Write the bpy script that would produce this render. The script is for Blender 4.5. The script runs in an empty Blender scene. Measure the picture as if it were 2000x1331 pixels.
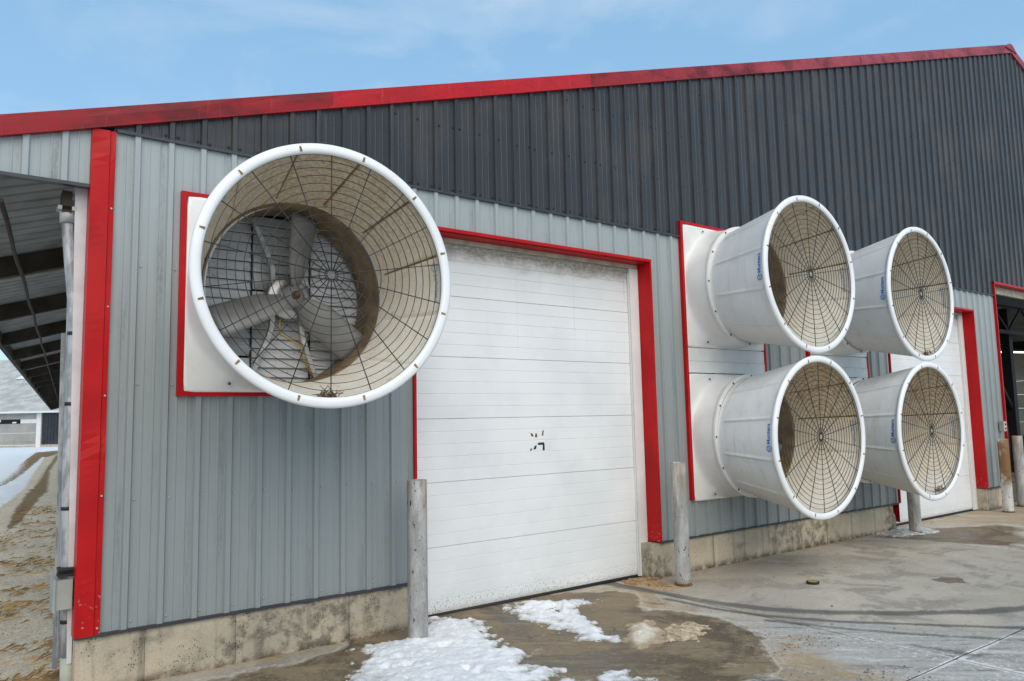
import bpy, math, random
import numpy as np
from mathutils import Vector, Matrix

random.seed(7)
R = math.radians
SC = bpy.context.scene
COL = SC.collection

# ------------------------------------------------------------------ camera, sky, sun, exposure
cam_d = bpy.data.cameras.new('camera')
cam = bpy.data.objects.new('camera', cam_d)
COL.objects.link(cam)
SC.camera = cam
cam_d.sensor_width = 36.0
cam_d.lens = 26.797
cam_d.clip_start = 0.05
cam_d.clip_end = 3000
_rt = Vector((0.80235442, -0.59647551, -0.02107971))
_up = Vector((-0.04480126, -0.09540841, 0.99442953))
_fw = Vector((0.59516404, 0.79694052, 0.10327421))
cam.matrix_world = Matrix(((_rt.x, _up.x, -_fw.x, -1.0551),
                           (_rt.y, _up.y, -_fw.y, -5.9198),
                           (_rt.z, _up.z, -_fw.z, 1.7573),
                           (0, 0, 0, 1)))

SUN_EL, SUN_AZ = 40.0, 200.0           # degrees; azimuth clockwise from +y: sun stands behind the camera
world = bpy.data.worlds.new('World')
SC.world = world
world.use_nodes = True
wn = world.node_tree
wn.nodes.clear()
w_out = wn.nodes.new('ShaderNodeOutputWorld')
w_bg = wn.nodes.new('ShaderNodeBackground')
w_sky = wn.nodes.new('ShaderNodeTexSky')
w_sky.sky_type = 'NISHITA'
w_sky.sun_disc = False
w_sky.sun_elevation = R(SUN_EL)
w_sky.sun_rotation = R(SUN_AZ)
w_sky.air_density = 1.0
w_sky.dust_density = 0.6
w_sky.ozone_density = 1.0
w_bg.inputs['Strength'].default_value = 0.15
# thin veil of cloud, thicker towards the horizon and overhead patches
w_tc = wn.nodes.new('ShaderNodeTexCoord')
w_map = wn.nodes.new('ShaderNodeMapping')
w_map.inputs['Scale'].default_value = (1.6, 1.6, 3.4)
w_map.inputs['Rotation'].default_value = (0.2, 0.35, 0.5)
w_n1 = wn.nodes.new('ShaderNodeTexNoise')
w_n1.inputs['Scale'].default_value = 2.1
w_n1.inputs['Detail'].default_value = 7
w_n1.inputs['Roughness'].default_value = 0.55
w_n1.inputs['Distortion'].default_value = 0.5
w_r1 = wn.nodes.new('ShaderNodeMapRange')
w_r1.inputs['From Min'].default_value = 0.44
w_r1.inputs['From Max'].default_value = 0.74
w_r1.inputs['To Min'].default_value = 0.02
w_r1.inputs['To Max'].default_value = 0.34
w_mix = wn.nodes.new('ShaderNodeMix')
w_mix.data_type = 'RGBA'
w_mix.inputs[7].default_value = (6.6, 6.7, 6.8, 1)
L = wn.links.new
L(w_tc.outputs['Generated'], w_map.inputs['Vector'])
L(w_map.outputs['Vector'], w_n1.inputs['Vector'])
L(w_n1.outputs['Fac'], w_r1.inputs['Value'])
L(w_r1.outputs['Result'], w_mix.inputs[0])
w_veil = wn.nodes.new('ShaderNodeMix')
w_veil.data_type = 'RGBA'
w_veil.inputs[0].default_value = 0.5
w_veil.inputs[7].default_value = (2.3, 4.7, 7.0, 1)
L(w_sky.outputs['Color'], w_veil.inputs[6])
L(w_veil.outputs[2], w_mix.inputs[6])
L(w_mix.outputs[2], w_bg.inputs['Color'])
L(w_bg.outputs['Background'], w_out.inputs['Surface'])

sun_d = bpy.data.lights.new('sun', 'SUN')
sun = bpy.data.objects.new('sun', sun_d)
COL.objects.link(sun)
sun_d.energy = 2.1
sun_d.angle = R(62)
sun_d.color = (1.0, 0.87, 0.69)
_sd = Vector((math.sin(R(SUN_AZ)) * math.cos(R(SUN_EL)), math.cos(R(SUN_AZ)) * math.cos(R(SUN_EL)), math.sin(R(SUN_EL))))
sun.rotation_euler = _sd.to_track_quat('Z', 'Y').to_euler()
sun.location = (0, -20, 40)

SC.view_settings.view_transform = 'Standard'
SC.view_settings.look = 'None'
SC.view_settings.gamma = 1
SC.view_settings.exposure = 0.0
SC.view_settings.use_curve_mapping = False

# ------------------------------------------------------------------ helpers: objects
def link(o, parent=None):
    COL.objects.link(o)
    if parent is not None:
        o.parent = parent
    return o

def thing(name, label, cat, loc=(0, 0, 0), rz=0.0, group=None):
    o = bpy.data.objects.new(name, None)
    o.empty_display_size = 0.2
    o.location = loc
    o.rotation_euler = (0, 0, rz)
    link(o)
    o['label'] = label
    o['category'] = cat
    if group:
        o['group'] = group
    return o

def tag(o, label, cat, group=None):
    o['label'] = label
    o['category'] = cat
    if group:
        o['group'] = group
    return o

class MB:
    """collects faces; build() links them as one mesh object"""
    def __init__(s):
        s.V, s.F, s.M, s.S, s.K = [], [], [], [], {}
    def v(s, p, share=True):
        p = (float(p[0]), float(p[1]), float(p[2]))
        if share:
            k = (round(p[0], 5), round(p[1], 5), round(p[2], 5))
            i = s.K.get(k)
            if i is not None:
                return i
            s.K[k] = len(s.V)
        s.V.append(p)
        return len(s.V) - 1
    def f(s, idx, m=0, smooth=False):
        q = []
        for i in idx:
            if not q or q[-1] != i:
                q.append(i)
        if len(q) > 2 and q[0] == q[-1]:
            q.pop()
        if len(set(q)) < 3:
            return
        s.F.append(q); s.M.append(m); s.S.append(smooth)
    def quad(s, a, b, c, d, m=0, share=True, smooth=False):
        s.f([s.v(a, share), s.v(b, share), s.v(c, share), s.v(d, share)], m, smooth)
    def box(s, x0, x1, y0, y1, z0, z1, m=0):
        b = len(s.V)
        for z in (z0, z1):
            for (x, y) in ((x0, y0), (x1, y0), (x1, y1), (x0, y1)):
                s.V.append((x, y, z))
        for q in ((0, 3, 2, 1), (4, 5, 6, 7), (0, 1, 5, 4), (1, 2, 6, 5), (2, 3, 7, 6), (3, 0, 4, 7)):
            s.f([b + i for i in q], m)
    def hexa(s, p, m=0):
        """8 corners: bottom loop then top loop"""
        b = len(s.V)
        s.V += [tuple(map(float, q)) for q in p]
        for q in ((0, 3, 2, 1), (4, 5, 6, 7), (0, 1, 5, 4), (1, 2, 6, 5), (2, 3, 7, 6), (3, 0, 4, 7)):
            s.f([b + i for i in q], m)
    def tube(s, path, r, n=8, m=0, cap=True, closed=False, smooth=True, ref=None):
        P = [Vector(p) for p in path]
        k = len(P)
        rings = []
        for i, p in enumerate(P):
            if closed:
                t = P[(i + 1) % k] - P[i - 1]
            else:
                t = P[min(i + 1, k - 1)] - P[max(i - 1, 0)]
            t.normalize()
            a = Vector(ref) if ref is not None else (Vector((0, 0, 1)) if abs(t.z) < 0.9 else Vector((1, 0, 0)))
            u = t.cross(a); u.normalize()
            w = u.cross(t)
            rr = r[i] if isinstance(r, (list, tuple)) else r
            ring = []
            for j in range(n):
                an = 2 * math.pi * (j + 0.5) / n
                s.V.append(tuple(p + rr * (math.cos(an) * u + math.sin(an) * w)))
                ring.append(len(s.V) - 1)
            rings.append(ring)
        for i in range(k if closed else k - 1):
            A, B = rings[i], rings[(i + 1) % k]
            for j in range(n):
                s.f([A[j], A[(j + 1) % n], B[(j + 1) % n], B[j]], m, smooth)
        if cap and not closed:
            s.f(rings[0][::-1], m); s.f(rings[-1], m)
    def lathe(s, prof, n=32, m=0, axis='y', c=(0, 0, 0), smooth=True, ms=None):
        """prof: (along axis, radius) list; axis y or z"""
        rings = []
        for (h, r) in prof:
            ring = []
            if r < 1e-6:
                p = (c[0], c[1] + h, c[2]) if axis == 'y' else (c[0], c[1], c[2] + h)
                s.V.append(p); ring = [len(s.V) - 1] * n
            else:
                for j in range(n):
                    a = 2 * math.pi * j / n
                    if axis == 'y':
                        p = (c[0] + r * math.cos(a), c[1] + h, c[2] + r * math.sin(a))
                    else:
                        p = (c[0] + r * math.cos(a), c[1] + r * math.sin(a), c[2] + h)
                    s.V.append(p); ring.append(len(s.V) - 1)
            rings.append(ring)
        for i in range(len(rings) - 1):
            A, B = rings[i], rings[i + 1]
            for j in range(n):
                s.f([A[j], A[(j + 1) % n], B[(j + 1) % n], B[j]], ms[i] if ms else m, smooth)
    def mesh(s, name, mats):
        me = bpy.data.meshes.new(name)
        me.from_pydata(s.V, [], s.F)
        for m in (mats if isinstance(mats, (list, tuple)) else [mats]):
            me.materials.append(m)
        me.polygons.foreach_set('material_index', s.M)
        me.polygons.foreach_set('use_smooth', s.S)
        me.update()
        return me
    def build(s, name, mats, parent=None, kind=None):
        o = bpy.data.objects.new(name, s.mesh(name, mats))
        link(o, parent)
        if kind:
            o['kind'] = kind
        return o

def inst(name, me, parent, loc=(0, 0, 0), rot=(0, 0, 0)):
    o = bpy.data.objects.new(name, me)
    link(o, parent)
    o.location = loc
    o.rotation_euler = rot
    return o

def copy_tree(o, parent=None):
    c = o.copy()
    COL.objects.link(c)
    if parent is not None:
        c.parent = parent
    for ch in [k for k in o.children]:
        copy_tree(ch, c)
    return c

# ------------------------------------------------------------------ helpers: materials
class NT:
    def __init__(s, name, rough=0.6, metal=0.0, spec=0.5):
        s.m = bpy.data.materials.new(name)
        s.m.use_nodes = True
        s.t = s.m.node_tree
        s.b = s.t.nodes['Principled BSDF']
        s.b.inputs['Roughness'].default_value = rough
        s.b.inputs['Metallic'].default_value = metal
        s.b.inputs['Specular IOR Level'].default_value = spec
    def n(s, typ):
        return s.t.nodes.new(typ)
    def l(s, a, b):
        s.t.links.new(a, b)
    def setin(s, sock, v):
        if hasattr(v, 'is_linked') or hasattr(v, 'links'):
            s.l(v, sock)
        elif isinstance(v, (tuple, list)) and len(v) == 3 and sock.type == 'RGBA':
            sock.default_value = (*v, 1)
        else:
            sock.default_value = v
    def obj(s):
        return s.n('ShaderNodeTexCoord').outputs['Object']
    def scl(s, vec, sc, off=(0, 0, 0)):
        mp = s.n('ShaderNodeMapping')
        mp.inputs['Scale'].default_value = sc
        mp.inputs['Location'].default_value = off
        s.l(vec, mp.inputs['Vector'])
        return mp.outputs['Vector']
    def rot(s, vec, ang, sc):
        a = s.scl(vec, (1, 1, 1)); a.node.inputs['Rotation'].default_value = (0, 0, ang)
        return s.scl(a, sc)
    def rnd(s):
        return s.n('ShaderNodeObjectInfo').outputs['Random']
    def shift(s, vec, k=37.0):
        """offset coordinates by the object's random number so copies differ"""
        a = s.n('ShaderNodeVectorMath'); a.operation = 'ADD'
        r = s.math('MULTIPLY', s.rnd(), k)
        s.l(vec, a.inputs[0]); s.l(r, a.inputs[1])
        return a.outputs[0]
    def noise(s, vec, scale, detail=4, rough=0.55, dist=0.0):
        q = s.n('ShaderNodeTexNoise')
        q.inputs['Scale'].default_value = scale
        q.inputs['Detail'].default_value = detail
        q.inputs['Roughness'].default_value = rough
        q.inputs['Distortion'].default_value = dist
        s.l(vec, q.inputs['Vector'])
        return q.outputs['Fac']
    def voro(s, vec, scale, feat='F1'):
        q = s.n('ShaderNodeTexVoronoi')
        q.feature = feat
        q.inputs['Scale'].default_value = scale
        s.l(vec, q.inputs['Vector'])
        return q.outputs['Distance']
    def rng(s, v, a, b, c=0.0, d=1.0, smooth=True):
        q = s.n('ShaderNodeMapRange')
        q.interpolation_type = 'SMOOTHSTEP' if smooth else 'LINEAR'
        q.inputs['From Min'].default_value = a
        q.inputs['From Max'].default_value = b
        q.inputs['To Min'].default_value = c
        q.inputs['To Max'].default_value = d
        s.l(v, q.inputs['Value'])
        return q.outputs['Result']
    def math(s, op, a, b=0.0, clamp=False):
        q = s.n('ShaderNodeMath'); q.operation = op; q.use_clamp = clamp
        s.setin(q.inputs[0], a); s.setin(q.inputs[1], b)
        return q.outputs[0]
    def mul(s, *a):
        r = a[0]
        for k in a[1:]:
            r = s.math('MULTIPLY', r, k)
        return r
    def mix(s, f, a, b, mode='MIX'):
        q = s.n('ShaderNodeMix'); q.data_type = 'RGBA'; q.blend_type = mode
        s.setin(q.inputs[0], f); s.setin(q.inputs[6], a); s.setin(q.inputs[7], b)
        return q.outputs[2]
    def sep(s, vec):
        q = s.n('ShaderNodeSeparateXYZ'); s.l(vec, q.inputs[0])
        return q.outputs
    def attr(s, name):
        q = s.n('ShaderNodeAttribute'); q.attribute_name = name
        return q.outputs['Fac']
    def bump(s, h, strength=0.3, dist=0.01):
        q = s.n('ShaderNodeBump')
        q.inputs['Strength'].default_value = strength
        q.inputs['Distance'].default_value = dist
        s.l(h, q.inputs['Height'])
        s.l(q.outputs['Normal'], s.b.inputs['Normal'])
    def done(s, col=None, rough=None, metal=None):
        if col is not None: s.setin(s.b.inputs['Base Color'], col)
        if rough is not None: s.setin(s.b.inputs['Roughness'], rough)
        if metal is not None: s.setin(s.b.inputs['Metallic'], metal)
        return s.m

def plain(name, col, rough=0.6, metal=0.0, var=0.12, scale=9.0, bump=0.0):
    """a paint or metal with fine unevenness"""
    t = NT(name, rough, metal)
    o = t.obj()
    n = t.noise(o, scale, 5)
    c = t.mix(t.rng(n, 0.3, 0.7), tuple(x * (1 - var) for x in col), tuple(min(1, x * (1 + var)) for x in col))
    if bump:
        t.bump(t.noise(o, scale * 8, 3), bump, 0.004)
    return t.done(c)

def mat_steel(name, base, dark, light_top=None, rough=0.42, streak=0.55, oxide=None):
    t = NT(name, rough)
    o = t.obj()
    s1 = t.noise(t.scl(o, (26, 26, 0.5)), 1.0, 5, 0.6)
    s2 = t.noise(t.scl(o, (5.0, 5.0, 1.1)), 1.0, 5, 0.62)
    s3 = t.noise(t.scl(o, (70, 70, 3.0)), 1.0, 3, 0.6)
    c = base
    x, y, z = t.sep(o)
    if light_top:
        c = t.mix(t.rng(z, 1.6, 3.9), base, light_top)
    f = t.math('MULTIPLY', t.mul(t.rng(s2, 0.52, 0.72), t.rng(s1, 0.42, 0.66)), streak * 0.3)
    c = t.mix(f, c, dark)
    c = t.mix(t.mul(t.rng(s3, 0.45, 0.8), 0.10), c, dark)
    # mildew that clings to the flat just left of each rib
    ph = t.math('FRACT', t.math('ADD', t.math('DIVIDE', x, 0.2286), 0.13))
    band = t.mul(t.rng(ph, 0.62, 0.92), t.rng(ph, 1.0, 0.95))
    band2 = t.mul(t.rng(ph, 0.24, 0.29), t.rng(ph, 0.40, 0.32), 0.25)
    mil = t.noise(t.scl(o, (7, 7, 0.9)), 1.0, 6, 0.7)
    mf = t.noise(t.scl(o, (60, 60, 22)), 1.0, 4, 0.7)
    bb = t.math('MAXIMUM', band, band2)
    c = t.mix(t.mul(bb, t.rng(mil, 0.42, 0.66), t.rng(mf, 0.25, 0.6), 0.55), c, dark)
    if oxide:
        c = t.mix(t.mul(t.rng(t.noise(t.scl(o, (0.9, 0.9, 0.55)), 1.0, 5, 0.6), 0.50, 0.66), 0.26), c, oxide)
        c = t.mix(t.mul(t.rng(t.noise(t.scl(o, (48, 48, 0.5)), 1.0, 4, 0.65), 0.57, 0.68), 0.5), c, tuple(min(1, x * 2.6) for x in base))
    t.bump(t.noise(t.scl(o, (3, 3, 0.8)), 1.0, 2), 0.12, 0.02)
    t.b.inputs['Specular IOR Level'].default_value = 0.35
    r = t.rng(s2, 0.3, 0.7, rough - 0.08, rough + 0.12)
    return t.done(c, r)

M = {}
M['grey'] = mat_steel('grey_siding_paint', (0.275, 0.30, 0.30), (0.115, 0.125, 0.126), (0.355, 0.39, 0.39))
M['black'] = mat_steel('charcoal_siding_paint', (0.0385, 0.0395, 0.043), (0.014, 0.0155, 0.018), None, 0.30, 0.4, (0.12, 0.10, 0.085))
M['dark_trim'] = plain('charcoal_trim_paint', (0.035, 0.039, 0.047), 0.45)
M['screw'] = plain('zinc_screw', (0.46, 0.48, 0.49), 0.4, 0.4)
M['screw_dark'] = plain('black_screw', (0.012, 0.012, 0.013), 0.5)

def mat_red():
    t = NT('red_trim_paint', 0.42, 0, 0.22)
    o = t.obj()
    a = t.noise(o, 2.2, 5); b = t.noise(o, 34, 4)
    c = t.mix(t.rng(a, 0.35, 0.65), (0.40, 0.004, 0.006), (0.49, 0.007, 0.009))
    z = t.sep(o)[2]
    low = t.rng(z, 0.9, 0.35)
    c = t.mix(t.mul(t.rng(b, 0.62, 0.70), low, 0.7), c, (0.5, 0.36, 0.33))
    c = t.mix(t.mul(t.rng(t.noise(t.scl(o, (9, 9, 1.2)), 1, 4), 0.60, 0.75), 0.35), c, (0.20, 0.008, 0.010))
    t.bump(t.noise(t.scl(o, (4, 4, 1.5)), 1, 2), 0.15, 0.02)
    return t.done(c)
M['red'] = mat_red()

def mat_rake(name='weathered_red_rake_paint', dirt=0.8, tone=(0.44, 0.008, 0.012)):
    t = NT(name, 0.45, 0, 0.25)
    o = t.obj()
    x = t.sep(o)[0]
    pink = t.rng(x, 2.5, 10.0)
    c = t.mix(pink, tone, (0.36, 0.055, 0.065))
    n1 = t.noise(t.scl(o, (1.3, 1.3, 2.2)), 1, 6, 0.68)
    c = t.mix(t.mul(t.rng(n1, 0.44, 0.62), dirt), c, (0.13, 0.012, 0.015))
    n2 = t.noise(o, 22, 4)
    c = t.mix(t.mul(t.rng(n2, 0.52, 0.7), 0.45), c, (0.12, 0.02, 0.022))
    n3 = t.noise(t.scl(o, (30, 1, 2)), 1, 3)
    c = t.mix(t.mul(t.rng(n3, 0.62, 0.75), 0.3), c, (0.55, 0.16, 0.16))
    t.bump(t.noise(t.scl(o, (1.1, 1, 2)), 1, 3), 0.35, 0.03)
    return t.done(c)
M['rake'] = mat_rake()
M['rake_dull'] = mat_rake('grimy_red_rake_paint', 0.95, (0.30, 0.010, 0.016))
M['rake_bright'] = mat_rake('clean_red_rake_paint', 0.25, (0.50, 0.010, 0.016))

def mat_concrete(name, a, b, blot, pores=True, bottom=None):
    t = NT(name, 0.88, 0, 0.3)
    o = t.obj()
    n1 = t.noise(o, 1.7, 6, 0.62); n2 = t.noise(o, 9, 6, 0.65); n3 = t.noise(o, 60, 4, 0.6)
    c = t.mix(t.rng(n1, 0.35, 0.65), a, b)
    c = t.mix(t.mul(t.rng(n2, 0.42, 0.62), t.rng(t.noise(o, 1.1, 5, 0.6), 0.42, 0.58), 0.85), c, blot)
    c = t.mix(t.mul(t.rng(n2, 0.60, 0.74), 0.6), c, (0.62, 0.57, 0.48))
    c = t.mix(t.mul(t.rng(n3, 0.45, 0.7), 0.35), c, tuple(x * 0.55 for x in a))
    st = t.noise(t.scl(o, (14, 14, 0.9)), 1, 4)
    c = t.mix(t.mul(t.rng(st, 0.55, 0.7), 0.35), c, tuple(x * 0.6 for x in blot))
    h = n3
    if pores:
        v = t.voro(t.scl(o, (1, 1, 0.75)), 58)
        p = t.mul(t.rng(v, 0.26, 0.14), t.rng(t.noise(o, 4.5, 5, 0.65), 0.46, 0.56))
        c = t.mix(p, c, (0.035, 0.032, 0.028))
        h = t.math('SUBTRACT', n3, t.math('MULTIPLY', p, 1.2))
    if bottom:
        z = t.sep(o)[2]
        c = t.mix(t.mul(t.rng(z, 0.09, 0.0), t.rng(n2, 0.3, 0.6)), c, bottom)
    t.bump(h, 0.5, 0.006)
    return t.done(c)
M['foundation'] = mat_concrete('stained_foundation_concrete', (0.54, 0.455, 0.335), (0.40, 0.35, 0.27), (0.14, 0.125, 0.10), True, (0.10, 0.075, 0.05))

def mat_door():
    t = NT('white_door_paint', 0.45)
    o = t.obj()
    x, y, z = t.sep(o)
    g = t.noise(t.scl(o, (2.5, 2.5, 120)), 1, 3)
    base = t.mix(t.rng(t.noise(o, 1.3, 4), 0.35, 0.65), (0.72, 0.735, 0.735), (0.80, 0.805, 0.80))
    c = base
    # grime blown in under the lintel
    sp = t.noise(t.scl(o, (20, 20, 34)), 1, 5, 0.7)
    spl = t.noise(t.scl(o, (3.2, 3, 5)), 1, 4)
    edge = t.math('ADD', z, t.math('MULTIPLY', t.math('SUBTRACT', spl, 0.5), 0.22))
    f1 = t.rng(edge, 3.24, 3.42)
    grime = t.math('MULTIPLY', f1, t.rng(sp, 0.36, 0.58))
    c = t.mix(t.mul(f1, 0.65), c, (0.30, 0.255, 0.19))
    c = t.mix(t.mul(grime, 0.6), c, (0.10, 0.078, 0.052))
    f2 = t.rng(edge, 2.5, 3.42)
    c = t.mix(t.mul(f2, 0.20), c, (0.42, 0.36, 0.27))
    # run marks
    dr = t.noise(t.scl(o, (22, 22, 0.35)), 1, 3, 0.5)
    mid = t.mul(t.rng(z, 1.9, 2.6), t.rng(t.noise(o, 1.1, 2), 0.45, 0.65))
    c = t.mix(t.mul(t.rng(dr, 0.62, 0.70), mid, 0.5), c, (0.45, 0.37, 0.25))
    # splash dirt at the foot
    fo = t.noise(t.scl(o, (75, 75, 50)), 1, 4, 0.7)
    low = t.rng(z, 0.26, 0.03)
    c = t.mix(t.mul(t.rng(fo, 0.54, 0.62), low, 0.85), c, (0.20, 0.16, 0.11))
    c = t.mix(t.mul(t.rng(z, 0.10, 0.02), 0.5), c, (0.25, 0.21, 0.15))
    t.bump(g, 0.10, 0.004)
    return t.done(c)
M['door'] = mat_door()
M['white_trim'] = plain('white_vinyl_trim', (0.72, 0.72, 0.70), 0.5, 0, 0.06, 3)
M['lintel'] = plain('dusty_lintel_paint', (0.42, 0.37, 0.28), 0.7, 0, 0.25, 7)
M['rubber'] = plain('black_rubber', (0.018, 0.018, 0.018), 0.7)
M['poly'] = plain('white_polyethylene', (0.78, 0.76, 0.725), 0.38, 0, 0.07, 3)

def mat_cone():
    t = NT('white_fibreglass_cone', 0.42)
    o = t.obj()
    os_ = t.shift(o)
    n = t.noise(os_, 2.5, 4)
    c = t.mix(t.rng(n, 0.35, 0.65), (0.70, 0.705, 0.695), (0.77, 0.77, 0.755))
    z = t.sep(o)[2]
    lowd = t.mul(t.rng(z, -0.25, -0.75), 0.5)
    c = t.mix(lowd, c, (0.62, 0.57, 0.49))
    v = t.noise(os_, 55, 3)
    st = t.noise(t.scl(os_, (2.2, 7.0, 1.6)), 1, 6, 0.7, 0.4)
    c = t.mix(t.mul(t.rng(st, 0.50, 0.68), 0.26), c, (0.50, 0.465, 0.40))
    dr = t.noise(t.scl(os_, (16, 16, 1.2)), 1, 4, 0.6)
    c = t.mix(t.mul(t.rng(dr, 0.60, 0.70), 0.30), c, (0.42, 0.38, 0.31))
    c = t.mix(t.mul(t.rng(v, 0.60, 0.72), 0.25), c, (0.36, 0.33, 0.28))
    t.bump(v, 0.10, 0.004)
    return t.done(c)
M['cone'] = mat_cone()
M['lip'] = plain('bright_white_lip', (0.86, 0.865, 0.87), 0.35, 0, 0.03, 4)

def mat_inside(name, k=1.0):
    """inner skin: barn dust clings to the upper half in speckles, wiped thin below"""
    t = NT(name, 0.7)
    o = t.obj()
    os_ = t.shift(o)
    x, y, z = t.sep(o)
    big = t.noise(os_, 1.6, 6, 0.62)
    mid = t.noise(os_, 6.5, 6, 0.7, 0.3)
    zz = t.math('ADD', z, t.math('MULTIPLY', t.math('SUBTRACT', big, 0.5), 1.5))
    d = t.rng(zz, -0.30, 0.80)
    sp = t.noise(os_, 36, 4, 0.75)
    sp2 = t.noise(os_, 13, 5, 0.65)
    c = t.mix(t.rng(mid, 0.35, 0.65), (0.80, 0.76, 0.67), (0.87, 0.845, 0.78))
    c = t.mix(t.mul(t.rng(zz, -1.1, 0.2), 0.45 * k), c, (0.72, 0.56, 0.35))
    c = t.mix(t.mul(d, 0.70 * k, t.rng(mid, 0.30, 0.60, 0.40, 1.0)), c, (0.72, 0.51, 0.28))
    c = t.mix(t.mul(d, t.rng(sp, 0.46, 0.58), 0.75 * k), c, (0.25, 0.155, 0.07))
    c = t.mix(t.mul(d, t.rng(mid, 0.56, 0.70), 0.4 * k), c, (0.32, 0.21, 0.105))
    c = t.mix(t.mul(t.rng(sp2, 0.60, 0.70), 0.45), c, (0.24, 0.165, 0.09))
    c = t.mix(t.mul(t.rng(sp2, 0.36, 0.28), 0.5), c, (0.82, 0.80, 0.74))
    t.bump(sp, 0.35, 0.006)
    return t.done(c)
M['inside'] = mat_inside('dusty_cone_inside', 0.66)
M['inside_grey'] = mat_inside('lightly_dusted_cone_inside', 0.62)
M['inside_brown'] = mat_inside('brown_dusted_cone_inside', 1.05)
M['groove'] = plain('caked_brown_dust', (0.24, 0.155, 0.07), 0.9, 0, 0.35, 14)
M['throat'] = plain('grimy_throat', (0.22, 0.155, 0.085), 0.8, 0, 0.35, 7)
M['wire'] = plain('dark_guard_wire', (0.030, 0.033, 0.038), 0.45, 0.3)
M['blade'] = plain('dusty_cast_aluminium', (0.27, 0.27, 0.265), 0.5, 0.2, 0.15, 6)
M['alu'] = plain('spun_aluminium', (0.50, 0.50, 0.49), 0.42, 0.75, 0.15, 20)
M['strut'] = plain('galvanised_strut', (0.50, 0.49, 0.46), 0.45, 0.4, 0.3, 16)

def mat_slat():
    t = NT('dusty_shutter_slat', 0.6)
    o = t.shift(t.obj(), 91)
    n = t.noise(t.scl(o, (5, 5, 30)), 1, 5, 0.65)
    c = t.mix(t.rng(n, 0.4, 0.62), (0.74, 0.745, 0.76), (0.62, 0.62, 0.61))
    c = t.mix(t.mul(t.rng(t.noise(o, 11, 5, 0.7), 0.62, 0.70), 0.6), c, (0.20, 0.15, 0.11))
    return t.done(c)
M['slat'] = mat_slat()
M['gap_dark'] = plain('painted_gap_dark', (0.012, 0.012, 0.012), 0.9)  # near-black colour in place of the unlit depth behind gaps
M['rust'] = plain('rusty_steel', (0.17, 0.075, 0.03), 0.85, 0.2, 0.45, 18)
M['bolt'] = plain('grey_bolt', (0.10, 0.10, 0.105), 0.5, 0.5)
M['logo'] = plain('blue_print', (0.008, 0.16, 0.52), 0.45, 0, 0.06)
M['logo_ghost'] = plain('print_seen_through', (0.36, 0.41, 0.47), 0.6, 0, 0.12)  # pale colour imitating the outer print showing through the lit plastic
M['yellow_wire'] = plain('yellow_cable', (0.55, 0.33, 0.02), 0.5)
M['twig'] = plain('dry_twigs', (0.17, 0.12, 0.075), 0.95, 0, 0.5, 30)

def mat_bollard():
    t = NT('worn_white_pipe_paint', 0.55)
    o = t.obj()
    os_ = t.shift(o, 53)
    z = t.sep(o)[2]
    big = t.noise(t.scl(os_, (7, 7, 2.0)), 1, 6, 0.65)
    fin = t.noise(t.scl(os_, (70, 70, 40)), 1, 4, 0.7)
    c = t.mix(t.rng(big, 0.38, 0.62), (0.31, 0.305, 0.29), (0.52, 0.51, 0.49))
    c = t.mix(t.mul(t.rng(fin, 0.50, 0.66), 0.5), c, (0.20, 0.19, 0.175))
    c = t.mix(t.mul(t.rng(t.noise(t.scl(os_, (3.5, 3.5, 1.2)), 1, 4), 0.5, 0.64), 0.55), c, (0.17, 0.165, 0.155))
    fl = t.noise(t.scl(os_, (26, 26, 13)), 1, 5, 0.6, 0.4)
    c = t.mix(t.rng(fl, 0.64, 0.655), c, (0.07, 0.045, 0.03))
    rs = t.noise(t.scl(os_, (9, 9, 1.6)), 1, 4, 0.6)
    top = t.mul(t.rng(z, 0.75, 1.27), t.rng(rs, 0.44, 0.62))
    c = t.mix(t.mul(top, 0.85), c, (0.27, 0.155, 0.07))
    c = t.mix(t.mul(t.rng(t.noise(t.scl(os_, (11, 11, 1.1)), 1, 4), 0.58, 0.68), 0.5), c, (0.24, 0.16, 0.09))
    c = t.mix(t.mul(t.rng(z, 0.07, 0.0), 0.8), c, (0.13, 0.08, 0.05))
    t.bump(fin, 0.25, 0.004)
    return t.done(c)
M['bollard'] = mat_bollard()

def mat_bollard_rusty():
    t = NT('rust_stained_pipe_paint', 0.6)
    o = t.shift(t.obj(), 53)
    z = t.sep(t.obj())[2]
    c = t.mix(t.rng(t.noise(t.scl(o, (8, 8, 3)), 1, 5), 0.4, 0.6), (0.45, 0.43, 0.40), (0.60, 0.58, 0.55))
    n = t.noise(t.scl(o, (6, 6, 3.2)), 1, 5, 0.6)
    f = t.math('MULTIPLY', t.rng(z, 0.38, 0.58), t.rng(n, 0.36, 0.50))
    c = t.mix(f, c, (0.20, 0.105, 0.035))
    c = t.mix(t.mul(t.rng(t.noise(o, 20, 4), 0.6, 0.65), 0.6), c, (0.08, 0.05, 0.03))
    return t.done(c)
M['bollard_rusty'] = mat_bollard_rusty()
M['pipe_fill'] = plain('pipe_top_concrete', (0.22, 0.17, 0.12), 0.9, 0, 0.3, 20)

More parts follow.
